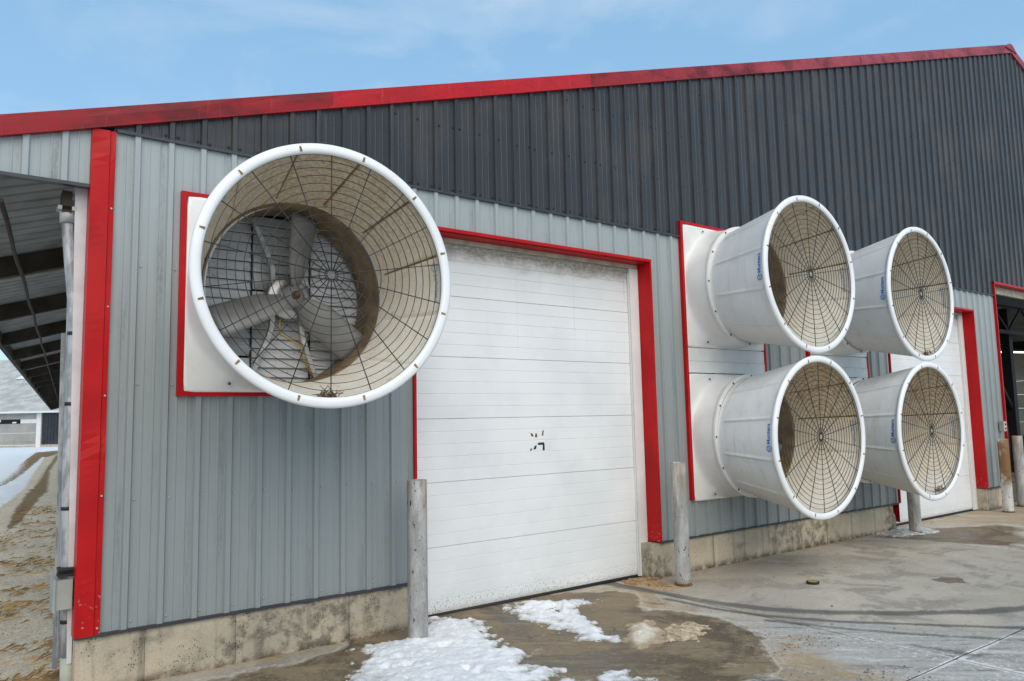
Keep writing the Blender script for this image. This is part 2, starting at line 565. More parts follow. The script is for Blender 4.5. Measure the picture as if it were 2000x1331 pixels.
def mat_galv():
    t = NT('mottled_galvanised_steel', 0.45, 0.35)
    o = t.obj()
    n = t.noise(t.scl(o, (20, 20, 5)), 1, 5, 0.7)
    c = t.mix(t.rng(n, 0.42, 0.60), (0.27, 0.275, 0.28), (0.47, 0.47, 0.48))
    return t.done(c)
M['galv'] = mat_galv()
M['pvc'] = plain('grey_pvc', (0.42, 0.43, 0.43), 0.5, 0, 0.2, 14)
M['pvc_green'] = plain('greenish_pvc_sleeve', (0.42, 0.42, 0.34), 0.6, 0, 0.15, 6)
M['box'] = plain('grey_enclosure_paint', (0.33, 0.34, 0.31), 0.5, 0, 0.08, 5)
M['wood'] = plain('dark_rafter_timber', (0.042, 0.032, 0.021), 0.85, 0, 0.4, 4, 0.2)
M['soffit'] = plain('dusty_roof_steel', (0.24, 0.24, 0.23), 0.6, 0.0, 0.22, 3)
M['side_white'] = plain('white_side_steel', (0.62, 0.62, 0.63), 0.5, 0, 0.10, 5)
M['dark_steel'] = plain('dark_frame_steel', (0.009, 0.0085, 0.008), 0.7, 0.0, 0.3)
M['curtain'] = plain('pale_curtain', (0.55, 0.51, 0.43), 0.8, 0, 0.15, 1.5)
def mat_translucent():
    t = NT('translucent_side_curtain', 0.8)
    o = t.obj()
    c = t.mix(t.rng(t.noise(o, 1.2, 4), 0.35, 0.65), (0.62, 0.57, 0.47), (0.72, 0.68, 0.58))
    tr = t.n('ShaderNodeBsdfTranslucent')
    t.l(c, tr.inputs['Color'])
    mx = t.n('ShaderNodeMixShader'); mx.inputs[0].default_value = 0.55
    out = [k for k in t.t.nodes if k.type == 'OUTPUT_MATERIAL'][0]
    t.l(t.b.outputs[0], mx.inputs[1]); t.l(tr.outputs[0], mx.inputs[2]); t.l(mx.outputs[0], out.inputs['Surface'])
    return t.done(c)
M['translucent'] = mat_translucent()
def mat_tube_light():
    t = NT('lit_tube', 0.4)
    t.b.inputs['Emission Color'].default_value = (1, 0.97, 0.9, 1)
    t.b.inputs['Emission Strength'].default_value = 2.2
    return t.done((0.8, 0.8, 0.8))
M['tube'] = mat_tube_light()

def mat_snow():
    t = NT('old_granular_snow', 0.55, 0, 0.3)
    o = t.obj()
    n1 = t.noise(o, 7, 5, 0.6); n2 = t.noise(o, 38, 5, 0.75); n3 = t.noise(o, 11, 6, 0.7)
    c = t.mix(t.rng(n1, 0.35, 0.65), (0.80, 0.815, 0.84), (0.90, 0.905, 0.915))
    th = t.math('ADD', t.attr('thin'), t.math('MULTIPLY', t.math('SUBTRACT', n3, 0.5), 1.1))
    c = t.mix(t.mul(t.rng(th, 0.40, 0.75), 0.6), c, (0.55, 0.54, 0.52))
    c = t.mix(t.mul(t.rng(t.math('ADD', th, t.math('MULTIPLY', t.math('SUBTRACT', n2, 0.5), 0.8)), 0.72, 1.05), 0.85), c, (0.24, 0.19, 0.13))
    c = t.mix(t.mul(t.rng(t.noise(o, 30, 5, 0.75), 0.67, 0.74), 0.7), c, (0.26, 0.20, 0.13))
    t.b.inputs['Subsurface Weight'].default_value = 0.12
    t.b.inputs['Subsurface Radius'].default_value = (0.02, 0.025, 0.03)
    t.bump(n2, 0.7, 0.014)
    return t.done(c)
M['snow'] = mat_snow()
def mat_pile():
    t = NT('sand_frosted_snow', 0.8)
    o = t.obj()
    n2 = t.noise(o, 30, 5, 0.7)
    c = t.mix(t.rng(n2, 0.4, 0.62), (0.64, 0.55, 0.43), (0.78, 0.71, 0.61))
    th = t.attr('thin')
    c = t.mix(t.mul(t.rng(t.math('ADD', th, t.math('MULTIPLY', t.math('SUBTRACT', n2, 0.5), 0.8)), 0.35, 0.95), 0.9), c, (0.34, 0.25, 0.15))
    t.bump(t.noise(o, 60, 4, 0.7), 0.6, 0.012)
    return t.done(c)
M['pile'] = mat_pile()

def mat_apron():
    t = NT('yard_concrete', 0.85, 0, 0.35)
    o = t.obj()
    x, y, z = t.sep(o)
    wet0, salt0, trk0, mud0 = t.attr('wet'), t.attr('salt'), t.attr('track'), t.attr('mud')
    n1 = t.noise(o, 0.55, 6, 0.6); n2 = t.noise(o, 3.2, 7, 0.66); n3 = t.noise(o, 26, 6, 0.7); n4 = t.noise(o, 120, 3, 0.6)
    nd = lambda a, k, n: t.math('ADD', a, t.math('MULTIPLY', t.math('SUBTRACT', n, 0.5), k))
    n5 = t.noise(o, 1.5, 8, 0.72, 0.5)
    sw_ = t.noise(t.rot(o, 0.72, (1.1, 7.5, 1)), 1, 8, 0.74, 0.5)      # wheel-swept streaks
    sw2 = t.noise(t.rot(o, 1.15, (1.0, 8.5, 1)), 1, 8, 0.74, 0.5)
    c = t.mix(t.rng(n1, 0.38, 0.62), (0.52, 0.465, 0.38), (0.42, 0.375, 0.31))
    c = t.mix(t.mul(t.rng(n5, 0.48, 0.60), 0.75), c, (0.27, 0.24, 0.20))
    c = t.mix(t.mul(t.rng(n5, 0.46, 0.32), 0.45), c, (0.62, 0.545, 0.44))
    c = t.mix(t.mul(t.rng(y, -1.3, -0.1), t.rng(n1, 0.35, 0.6), 0.45), c, (0.27, 0.235, 0.185))
    c = t.mix(t.mul(t.rng(sw_, 0.55, 0.70), 0.35), c, (0.66, 0.59, 0.48))
    c = t.mix(t.mul(t.rng(n3, 0.50, 0.66), 0.30), c, (0.62, 0.56, 0.47))
    c = t.mix(t.mul(t.rng(n3, 0.44, 0.34), 0.35), c, (0.26, 0.22, 0.175))
    c = t.mix(t.mul(t.rng(n4, 0.62, 0.70), 0.7), c, (0.13, 0.11, 0.085))
    # greyer, salt-bleached strip swept by wheels
    sl = t.rng(nd(salt0, 0.8, n5), 0.38, 0.68)
    c = t.mix(t.mul(sl, 0.80), c, (0.43, 0.415, 0.385))
    c = t.mix(t.mul(sl, t.rng(sw_, 0.52, 0.66), 0.75), c, (0.66, 0.65, 0.62))
    c = t.mix(t.mul(sl, t.rng(sw_, 0.48, 0.36), 0.85), c, (0.16, 0.155, 0.145))
    c = t.mix(t.mul(sl, t.rng(n5, 0.52, 0.62), 0.55), c, (0.29, 0.28, 0.26))
    c = t.mix(t.mul(sl, t.rng(n3, 0.44, 0.36), 0.5), c, (0.25, 0.24, 0.22))
    c = t.mix(t.mul(sl, t.rng(n3, 0.54, 0.66), 0.5), c, (0.74, 0.73, 0.70))
    c = t.mix(t.mul(t.rng(nd(salt0, 0.7, n3), 1.0, 1.15), 0.9), c, (0.76, 0.75, 0.72))
    # tan mud dragged along by the wheels
    md = t.rng(nd(mud0, 1.0, n5), 0.40, 0.70)
    c = t.mix(t.mul(md, t.rng(sw2, 0.38, 0.58), 0.85), c, (0.40, 0.275, 0.14))
    c = t.mix(t.mul(md, t.rng(sw2, 0.56, 0.66), 0.85), c, (0.20, 0.125, 0.06))
    c = t.mix(t.mul(md, t.rng(n3, 0.56, 0.66), 0.7), c, (0.62, 0.50, 0.34))
    # rubber track
    tn = t.noise(t.scl(o, (34, 34, 1)), 1, 6, 0.75)
    tk = t.rng(t.math('ADD', nd(trk0, 0.8, tn), t.math('MULTIPLY', t.math('SUBTRACT', n5, 0.5), 0.9)), 0.42, 0.9)
    c = t.mix(t.mul(tk, 0.82), c, (0.105, 0.10, 0.092))
    # standing damp with a crisp drying edge
    we = nd(wet0, 0.55, n5)
    wt = t.rng(we, 0.485, 0.53)
    wc = t.mix(t.rng(n5, 0.44, 0.56), (0.085, 0.063, 0.036), (0.24, 0.18, 0.11))
    wc = t.mix(t.mul(t.rng(sw_, 0.54, 0.66), 0.65), wc, (0.33, 0.26, 0.17))
    wc = t.mix(t.mul(t.rng(sw_, 0.44, 0.34), 0.75), wc, (0.058, 0.046, 0.033))
    wc = t.mix(t.mul(t.rng(n3, 0.56, 0.64), t.rng(n2, 0.42, 0.58), 0.8), wc, (0.40, 0.28, 0.15))
    wc = t.mix(t.mul(t.rng(n3, 0.42, 0.35), t.rng(n2, 0.42, 0.58), 0.5), wc, (0.05, 0.037, 0.023))
    wc = t.mix(t.mul(t.rng(n4, 0.61, 0.68), 0.7), wc, (0.52, 0.42, 0.28))
    wc = t.mix(t.mul(t.rng(n2, 0.62, 0.68), 0.7), wc, (0.42, 0.35, 0.25))
    c = t.mix(t.mul(wt, 0.95), c, wc)
    rim = t.mul(t.rng(we, 0.36, 0.48), t.rng(we, 0.56, 0.50))
    c = t.mix(t.mul(rim, 0.40), c, (0.17, 0.125, 0.07))
    halo = t.mul(t.rng(we, 0.20, 0.36), t.rng(we, 0.44, 0.38))
    c = t.mix(t.mul(halo, t.rng(n3, 0.35, 0.6), 0.45), c, (0.66, 0.61, 0.52))
    ro = t.math('SUBTRACT', 0.88, t.math('MULTIPLY', wt, t.rng(n5, 0.58, 0.42, 0.12, 0.55)))
    hh = t.math('ADD', n3, t.math('MULTIPLY', n4, 0.4))
    t.bump(hh, 0.45, 0.01)
    return t.done(c, ro)
M['apron'] = mat_apron()

def mat_dirt():
    t = NT('sandy_yard_dirt', 0.95, 0, 0.2)
    o = t.obj()
    sn0, gr0 = t.attr('snow'), t.attr('grass')
    n1 = t.noise(t.scl(o, (1.6, 0.8, 1)), 1, 6, 0.65); n2 = t.noise(o, 9, 7, 0.7); n3 = t.noise(o, 60, 5, 0.75); n4 = t.noise(o, 26, 6, 0.75)
    st = t.noise(t.rot(o, 0.28, (1.3, 9.0, 1)), 1, 7, 0.75, 0.6)
    c = t.mix(t.rng(n1, 0.36, 0.64), (0.88, 0.76, 0.58), (0.77, 0.65, 0.49))
    c = t.mix(t.mul(t.rng(n4, 0.48, 0.64), 0.55), c, (0.42, 0.335, 0.23))
    c = t.mix(t.mul(t.rng(n4, 0.42, 0.30), 0.5), c, (0.90, 0.83, 0.72))
    c = t.mix(t.mul(t.rng(n2, 0.54, 0.68), 0.30), c, (0.50, 0.40, 0.28))
    c = t.mix(t.mul(t.rng(n3, 0.55, 0.61), 0.9), c, (0.13, 0.10, 0.07))
    c = t.mix(t.mul(t.rng(st, 0.56, 0.66), t.rng(n4, 0.40, 0.60), 0.55), c, (0.40, 0.255, 0.115))
    g = t.rng(t.math('ADD', gr0, t.math('MULTIPLY', t.math('SUBTRACT', n2, 0.5), 1.3)), 0.42, 0.62)
    gc = t.mix(t.rng(n3, 0.4, 0.62), (0.16, 0.105, 0.045), (0.33, 0.21, 0.09))
    c = t.mix(t.mul(g, 0.92), c, gc)
    s = t.rng(t.math('ADD', sn0, t.math('MULTIPLY', t.math('SUBTRACT', n2, 0.5), 0.8)), 0.36, 0.50)
    c = t.mix(s, c, t.mix(t.rng(n1, 0.3, 0.7), (0.84, 0.855, 0.875), (0.90, 0.905, 0.915)))
    t.bump(t.math('ADD', n4, t.math('MULTIPLY', n3, 0.6)), 0.9, 0.035)
    return t.done(c)
M['dirt'] = mat_dirt()
M['far_ground'] = plain('snowy_field', (0.62, 0.63, 0.64), 0.8, 0, 0.3, 0.05)
M['floor'] = plain('bay_floor_concrete', (0.15, 0.125, 0.095), 0.85, 0, 0.4, 1.5)
M['straw'] = plain('dead_straw', (0.38, 0.25, 0.11), 0.95, 0, 0.4, 3)
M['pebble'] = plain('loose_stone', (0.26, 0.245, 0.22), 0.9, 0, 0.5, 6)
M['ice'] = plain('grey_slush', (0.48, 0.47, 0.45), 0.3, 0, 0.45, 9, 0.3)
M['sand'] = plain('damp_brown_sand', (0.30, 0.19, 0.09), 0.95, 0, 0.45, 30, 0.5)
M['sand_pale'] = plain('tan_sand', (0.46, 0.36, 0.24), 0.95, 0, 0.45, 25, 0.5)
M['cap_yellow'] = plain('yellow_plastic', (0.42, 0.30, 0.06), 0.6)
M['far_roof'] = plain('far_barn_roof_steel', (0.50, 0.49, 0.46), 0.6, 0, 0.22, 0.8)
M['far_white'] = plain('far_barn_white_steel', (0.70, 0.70, 0.69), 0.6)
M['far_black'] = plain('far_barn_black_steel', (0.022, 0.025, 0.032), 0.5, 0, 0.4, 0.8)
M['far_curtain'] = plain('far_barn_grey_curtain', (0.33, 0.315, 0.295), 0.8, 0, 0.12, 0.7)

# ------------------------------------------------------------------ numpy noise and polygons
def vnoise(x, y, seed=0):
    xi = np.floor(x).astype(np.int64); yi = np.floor(y).astype(np.int64)
    fx = x - xi; fy = y - yi
    fx = fx * fx * (3 - 2 * fx); fy = fy * fy * (3 - 2 * fy)
    def h(a, b):
        n = (a * 374761393 + b * 668265263 + seed * 974711) & 0x7fffffff
        n = ((n ^ (n >> 13)) * 1274126177) & 0x7fffffff
        return ((n ^ (n >> 16)) & 0xffff) / 65535.0
    return (h(xi, yi) * (1 - fx) + h(xi + 1, yi) * fx) * (1 - fy) + (h(xi, yi + 1) * (1 - fx) + h(xi + 1, yi + 1) * fx) * fy

def fbm(x, y, sc, octv=4, seed=0):
    t = 0; a = 0.5; s = 0
    for k in range(octv):
        t = t + a * vnoise(x * sc, y * sc, seed + k); s += a; a *= 0.5; sc *= 2.03
    return t / s

def sdf_poly(x, y, P):
    """signed distance, positive inside"""
    d = np.full(x.shape, 1e9); ins = np.zeros(x.shape, bool)
    k = len(P)
    for i in range(k):
        ax, ay = P[i]; bx, by = P[(i + 1) % k]
        ex, ey = bx - ax, by - ay
        t = np.clip(((x - ax) * ex + (y - ay) * ey) / (ex * ex + ey * ey + 1e-12), 0, 1)
        d = np.minimum(d, np.hypot(x - ax - t * ex, y - ay - t * ey))
        c = ((ay > y) != (by > y)) & (x < (bx - ax) * (y - ay) / (by - ay + 1e-12) + ax)
        ins ^= c
    return np.where(ins, d, -d)

def dist_path(x, y, P):
    d = np.full(x.shape, 1e9)
    for (ax, ay), (bx, by) in zip(P[:-1], P[1:]):
        ex, ey = bx - ax, by - ay
        t = np.clip(((x - ax) * ex + (y - ay) * ey) / (ex * ex + ey * ey), 0, 1)
        d = np.minimum(d, np.hypot(x - ax - t * ex, y - ay - t * ey))
    return d

def grid_mesh(name, X, Y, Z, mat, attrs=None, keep=None, parent=None):
    ny, nx = X.shape
    idx = np.arange(nx * ny).reshape(ny, nx)
    q = np.stack([idx[:-1, :-1], idx[:-1, 1:], idx[1:, 1:], idx[1:, :-1]], -1).reshape(-1, 4)
    if keep is not None:
        kq = keep.reshape(-1)[q].any(axis=1)
        q = q[kq]
    used = np.unique(q)
    remap = np.full(nx * ny, -1); remap[used] = np.arange(len(used))
    V = np.stack([X, Y, Z], -1).reshape(-1, 3)[used]
    me = bpy.data.meshes.new(name)
    me.from_pydata(V.tolist(), [], remap[q].tolist())
    me.materials.append(mat)
    me.polygons.foreach_set('use_smooth', [True] * len(me.polygons))
    for k, a in (attrs or {}).items():
        at = me.attributes.new(k, 'FLOAT', 'POINT')
        at.data.foreach_set('value', np.ascontiguousarray(a.reshape(-1)[used], dtype=np.float32))
    me.update()
    o = bpy.data.objects.new(name, me)
    link(o, parent)
    return o

# ------------------------------------------------------------------ the ground
SNOW1 = [(1.13, -0.94), (1.38, -0.68), (1.68, -0.26), (1.97, -0.18), (2.14, -0.14), (2.5, 0.16), (2.71, 0.10), (2.78, -0.17), (2.61, -0.65), (2.54, -0.95), (2.62, -1.14), (2.44, -1.52), (2.5, -1.67), (2.3, -1.75), (2.46, -1.89), (2.3, -2.11), (1.43, -2.02), (1.11, -1.34)]
SNOW2 = [(3.12, 0.08), (3.48, 0.08), (3.88, -0.05), (4.06, -0.38), (3.79, -0.46), (3.63, -0.56), (3.56, -0.85), (3.38, -1.22), (3.31, -1.41), (3.16, -1.22), (3.18, -0.88), (3.16, -0.49)]
PILE1 = [(3.32, -1.37), (3.67, -1.12), (3.92, -1.13), (3.80, -1.47), (3.58, -1.61), (3.28, -1.61)]
PILE2 = [(3.8, -1.39), (4.09, -1.36), (4.1, -1.6), (3.88, -1.75), (3.57, -1.76), (3.56, -1.61)]
WET = [(0.6, -0.35), (1.19, -0.30), (1.68, -0.02), (2.11, 0.02), (2.58, 0.29), (3.43, 0.18), (4.05, 0.15), (4.51, -0.12), (4.5, -0.41), (4.16, -0.65), (4.04, -0.93), (4.31, -1.17), (4.43, -1.57), (4.26, -1.88), (4.05, -2.08), (3.68, -2.5), (3.51, -2.5), (3.04, -2.56), (1.34, -2.9), (-0.2, -2.6), (-0.3, -0.4)]
WETFAR = [(9.47, -0.06), (10.51, -0.04), (11.23, -0.38), (12.07, -0.84), (11.98, -1.14), (9.9, -1.9), (9.95, -1.32), (9.88, -0.78)]
PUDDLE = [(7.3, -1.9), (7.55, -1.95), (7.57, -2.14), (7.38, -2.25), (7.18, -2.16), (7.22, -2.0)]
MUDEDGE = [(4.20, 0.1), (4.94, -0.20), (4.62, -1.30), (4.62, -2.21), (4.35, -2.71), (4.16, -3.6), (3.2, -3.0), (3.65, -2.41), (4.20, -1.9), (4.33, -1.3), (4.1, -0.8)]
MUDFAR = [(10.6, 0.2), (13.6, 0.2), (16.5, -0.5), (16, -2.4), (12.6, -1.7), (11.6, -0.7)]
SANDFOOT = [(4.80, 0.24), (5.30, 0.16), (5.25, -0.56), (4.81, -0.54), (4.68, -0.17)]
T1 = [(4.70, 0.25), (4.81, -0.54), (4.88, -1.11), (5.03, -1.56), (5.27, -1.92), (5.73, -2.38), (6.25, -2.79), (6.72, -3.01), (7.6, -3.25), (9, -3.4)]
T2 = [(4.65, -0.68), (4.69, -1.26), (4.83, -1.7), (5.14, -2.24), (5.65, -2.84), (6.02, -3.26), (6.8, -3.8)]
T3 = [(4.7, -1.79), (4.95, -2.35), (5.23, -2.83), (5.66, -3.39), (6.3, -3.9)]
T4 = [(2.75, -0.2), (3.0, -1.0), (3.05, -1.8), (3.3, -2.5), (3.8, -3.3)]
T5 = [(4.9, -2.9), (5.0, -3.4), (5.2, -3.9)]
GX, GY = 4.80, -3.265

ground = thing('concrete_apron', 'x', 'x')
for k in ('label', 'category'):
    del ground[k]
ground['kind'] = 'structure'

def slab(x0, x1, y0, y1, st):
    nx = max(2, int((x1 - x0) / st) + 1); ny = max(2, int((y1 - y0) / st) + 1)
    X, Y = np.meshgrid(np.linspace(x0, x1, nx), np.linspace(y0, y1, ny))
    ss = lambda s, w: np.clip(0.5 + s / w, 0, 1)
    wob = (fbm(X, Y, 2.4, 4, 5) - 0.5)
    wob2 = (fbm(X, Y, 9.0, 3, 8) - 0.5)
    wet = ss(sdf_poly(X, Y, WET) + wob * 0.40 + wob2 * 0.12, 0.34)
    wet = np.maximum(wet, ss(sdf_poly(X, Y, WETFAR) + wob * 0.3, 0.8) * 0.9)
    wet = np.maximum(wet, ss(sdf_poly(X, Y, PUDDLE) + wob * 0.35 + wob2 * 0.2 - 0.03, 0.16))
    salt = np.clip(0.5 + (4.9 + 0.62 * (-Y - 2.0) - X + wob * 0.6) * 0.9, 0, 1) * np.clip((X - 3.4) * 0.8, 0, 1)
    salt = np.maximum(salt, np.clip((-Y - 2.9) * 1.2 + 0.2 - np.clip(X - 7, 0, 9) * 0.4, 0, 1))
    d1 = dist_path(X, Y, T1)
    trk = np.clip(1.25 - d1 / 0.14, 0, 1) * 0.92
    trk = np.maximum(trk, np.clip(1 - dist_path(X, Y, T2) / 0.10, 0, 1) * 1.05)
    trk = np.maximum(trk, np.clip(1 - dist_path(X, Y, T3) / 0.12, 0, 1) * 0.9)
    trk = np.maximum(trk, np.clip(1 - dist_path(X, Y, T5) / 0.16, 0, 1) * 0.8)
    trk = np.maximum(trk, np.clip(1 - dist_path(X, Y, T4) / 0.16, 0, 1) * 0.8)
    mud = ss(sdf_poly(X, Y, MUDEDGE), 0.8) * 0.72
    mud = np.maximum(mud, ss(sdf_poly(X, Y, MUDFAR) + wob * 0.8, 1.2) * 0.85)
    mud = np.maximum(mud, ss(sdf_poly(X, Y, SANDFOOT), 0.3) * 0.9)
    mud = np.maximum(mud, np.clip(1 - np.abs(Y - 0.0) / 0.14, 0, 1) * 0.85)
    jd = np.minimum(np.abs(X - GX) + 3 * (Y > -2.35), np.abs(Y - GY) + 3 * (X < 3.2))
    salt = np.maximum(salt, np.clip(1 - (jd - 0.008) / 0.055, 0, 1) * 1.2 * (jd > 0.0) * np.clip((9 - X) / 3, 0, 1) * np.clip(0.3 + 1.4 * fbm(X, Y, 1.3, 3, 61), 0, 1))
    Z = (fbm(X, Y, 0.9, 3, 2) - 0.5) * 0.012 + 0.02 * np.clip((Y + 0.5) / 0.7, 0, 1) * np.clip((4.5 - X) / 2, 0, 1)
    Z[0, :] -= 0.003; Z[-1, :] -= 0.003; Z[:, 0] -= 0.003; Z[:, -1] -= 0.003
    return grid_mesh('concrete_slab', X, Y, Z, M['apron'], dict(wet=wet, salt=salt, track=trk, mud=mud), None, ground)

J = 0.005
slab(-0.9, GX - J, GY + J, 0.24, 0.022)
slab(GX + J, 16.5, GY + J, 0.24, 0.026)
slab(-0.9, GX - J, GY - 4.5, GY - J, 0.05)
slab(GX + J, 16.5, GY - 4.5, GY - J, 0.06)
slab(16.51, 30, GY + J, 0.24, 0.12)
slab(-7.5, -0.91, -16, -0.2, 0.15)
slab(-4.0, -0.91, -0.19, 0.34, 0.08)
slab(-0.9, 30, -16, GY - 4.51, 0.15)

g = MB()
g.quad((-900, -900, -0.09), (900, -900, -0.09), (900, 900, -0.09), (-900, 900, -0.09))
go = g.build('ground', M['far_ground'])
go['kind'] = 'structure'

SN_A = [(2.3, 132.73), (8.53, 114.28), (9.39, 88.77), (7.33, 70.0), (4.78, 64.85), (2.89, 49.75), (1.7, 35.5), (0.66, 26.47), (-0.4, 18.74), (-6, 10), (-40, 10), (-40, 130)]
SN_B = [(4.3, 52.02), (1.8, 31.59), (1.12, 26.6), (0.49, 22.98), (-0.47, 15.53), (-0.8, 10.6), (0.0, 15.0), (0.44, 17.8), (0.99, 21.57), (1.96, 30.89), (3.36, 43.08)]
GR_A = [(7.33, 70.0), (4.78, 64.85), (2.89, 49.75), (1.7, 35.5), (0.66, 26.47), (-0.4, 18.74), (-0.47, 15.53), (0.49, 22.98), (1.08, 25.95), (1.8, 31.59), (4.11, 49.93), (6.41, 61.63), (9, 70)]
GR_B = [(5.2, 54.39), (2.82, 35.11), (1.5, 23.78), (0.87, 19.34), (0.26, 14.06), (-0.12, 10.0), (0.25, 11.6), (1.16, 18.0), (1.48, 19.76), (2.78, 32.29), (5.45, 53.93), (8, 66)]
SKEW = 0.1135
def yard(x_lo, x_hi, y0, y1, sx, sy, amp):
    nx = int((x_hi - x_lo) / sx) + 1; ny = int((y1 - y0) / sy) + 1
    U, Y = np.meshgrid(np.linspace(x_lo, x_hi, nx), np.linspace(y0, y1, ny))
    X = U + SKEW * Y
    w = np.clip(Y / 18, 0.12, 1.6)
    sn = np.maximum(np.clip(0.5 + sdf_poly(X, Y, SN_A) / (1.6 * w), 0, 1), np.clip(0.5 + sdf_poly(X, Y, SN_B) / (0.45 * w), 0, 1))
    gr = np.maximum(np.clip(0.5 + sdf_poly(X, Y, GR_A) / (0.5 * w), 0, 1), np.clip(0.5 + sdf_poly(X, Y, GR_B) / (0.30 * w), 0, 1) * 0.85)
    Z = (fbm(X, Y, 1.1, 4, 21) - 0.5) * amp + (fbm(X, Y, 6.5, 3, 24) - 0.5) * amp * 0.45 - 0.01
    Z += 0.02 * sn
    return X, Y, Z, sn, gr
yd = bpy.data.objects.new('dirt_yard', None); link(yd); yd['kind'] = 'structure'
X, Y, Z, sn, gr = yard(-2.4, 0.5, 0.25, 14, 0.035, 0.035, 0.09)
grid_mesh('sandy_ground', X, Y, Z, M['dirt'], dict(snow=sn, grass=gr), None, yd)
X, Y, Z, sn, gr = yard(-2.4, 0.5, 14, 92, 0.06, 0.2, 0.09)
grid_mesh('sandy_ground', X, Y, Z, M['dirt'], dict(snow=sn, grass=gr), None, yd)
X, Y, Z, sn, gr = yard(-34, -2.4, -14, 92, 0.4, 0.4, 0.06)
grid_mesh('snowy_ground', X, Y, Z - 0.012, M['dirt'], dict(snow=np.maximum(sn, np.clip((Y + 6) / 20, 0, 1)), grass=gr), None, yd)

# dead grass and straw lying on the sandy strip
rs = np.random.RandomState(4)
s = MB()
cnt = 0
while cnt < 1500:
    y = 0.5 + 15 * rs.rand() ** 1.8
    u = -1.35 + 1.35 * rs.rand()
    if fbm(np.array([u * 1.2]), np.array([y * 2.6]), 1.0, 3, 77)[0] + 0.34 * (rs.rand() - 0.5) < 0.585:
        continue
    cnt += 1
    x = u + SKEW * y
    L_ = 0.05 + 0.13 * rs.rand(); a = rs.normal(0.30, 0.55); wv = 0.0007 + 0.00025 * y / 4
    z0 = -0.005 + 0.025 * rs.rand(); z1 = z0 + 0.02 * rs.rand()
    dx, dy = math.cos(a) * L_, math.sin(a) * L_
    px, py = -math.sin(a) * wv, math.cos(a) * wv
    b = len(s.V)
    s.V += [(x - px, y - py, z0), (x + px, y + py, z0), (x + dx * .6 + px, y + dy * .6 + py, z1 + .012), (x + dx, y + dy, z1), (x + dx * .6 - px, y + dy * .6 - py, z1 + .012)]
    s.f([b, b + 1, b + 2, b + 3, b + 4])
s.build('dry_grass', M['straw'], None, 'stuff')

# ------------------------------------------------------------------ the barn
barn = thing('barn', 'long barn with grey and charcoal steel siding, red trim and white roll-up doors', 'barn')
S_ = 0.2286
ZB, ZS = 0.39, 3.88
RX = 16.45
def zr(x):
    return 3.953 + 0.3149 * (x if x <= RX else 2 * RX - x)
OFFS = [(-0.028, 0), (-0.019, 0.024), (0.016, 0.024), (0.028, 0), (0.070, 0), (0.075, 0.0035), (0.084, 0.0035), (0.089, 0), (0.1396, 0), (0.1446, 0.0035), (0.1536, 0.0035), (0.1586, 0)]
BP = np.array([p[0] for p in OFFS] + [S_ - 0.028]); BO = np.array([p[1] for p in OFFS] + [0.0])
def outw(x):
    d = (x + 0.028) % S_ - 0.028
    return float(np.interp(d, BP, BO))

F1 = (1.075, 2.74); F2U = (6.63, 3.295); F2L = (6.63, 1.515); F3U = (9.14, 3.295); F3L = (9.14, 1.515)
HOLES = [(2.27, 5.335, -1, 3.507), (10.56, 13.66, -1, 3.508), (14.62, 22.0, -1, 4.13)]
for (fx, fz) in (F1, F2U, F2L, F3U, F3L):
    HOLES.append((fx - 0.69, fx + 0.69, fz - 0.69, fz + 0.69))

def siding(name, x0, x1, zb, zt, y0, mat, parent):
    xs = {x0, x1}
    for i in range(int(x0 / S_) - 2, int(x1 / S_) + 3):
        for d, _ in OFFS:
            xs.add(i * S_ + d)
    for h in HOLES:
        xs.add(h[0]); xs.add(h[1])
    if x0 < RX < x1: xs.add(RX)
    xs = sorted(x for x in xs if x0 - 1e-9 <= x <= x1 + 1e-9)
    m = MB()
    for a, b in zip(xs[:-1], xs[1:]):
        if b - a < 1e-6: continue
        mid = (a + b) / 2
        ta, tb = zt(a), zt(b)
        segs = [(zb, None)]
        for h in sorted(HOLES, key=lambda k: k[2]):
            if not (h[0] < mid < h[1]): continue
            new = []
            for (s0, s1) in segs:
                e1 = s1 if s1 is not None else zt(mid)
                if h[3] <= s0 or h[2] >= e1:
                    new.append((s0, s1)); continue
                if h[2] > s0: new.append((s0, h[2]))
                if h[3] < e1: new.append((h[3], s1))
            segs = new
        ya, yb = y0 - outw(a), y0 - outw(b)
        for (s0, s1) in segs:
            za, zb_ = (ta, tb) if s1 is None else (s1, s1)
            if max(za, zb_) - s0 < 0.003: continue
            za = max(za, s0); zb_ = max(zb_, s0)
            m.quad((a, ya, s0), (b, yb, s0), (b, yb, zb_), (a, ya, za))
    # pieces a hole cuts apart become panels of their own
    left = list(range(len(m.F)))
    while left:
        vs = set(m.F[left[0]]); grp = [left[0]]; rest = left[1:]
        grown = True
        while grown:
            grown = False
            keep = []
            for i in rest:
                if vs.intersection(m.F[i]):
                    vs.update(m.F[i]); grp.append(i); grown = True
                else:
                    keep.append(i)
            rest = keep
        q = MB()
        for i in grp:
            q.f([q.v(m.V[j]) for j in m.F[i]])
        q.build(name, mat, parent)
        left = rest

PW = S_ * 4
for k in range(-1, 17):
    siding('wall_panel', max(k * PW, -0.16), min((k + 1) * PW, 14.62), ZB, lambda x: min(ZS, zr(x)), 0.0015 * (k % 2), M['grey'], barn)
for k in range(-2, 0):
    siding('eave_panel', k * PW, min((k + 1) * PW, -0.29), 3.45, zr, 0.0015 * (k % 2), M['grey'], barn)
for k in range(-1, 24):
    siding('gable_panel', max(k * PW, -0.16), (k + 1) * PW, ZS - 0.005, lambda x: max(zr(x), ZS), -0.008 - 0.0015 * (k % 2), M['black'], barn)

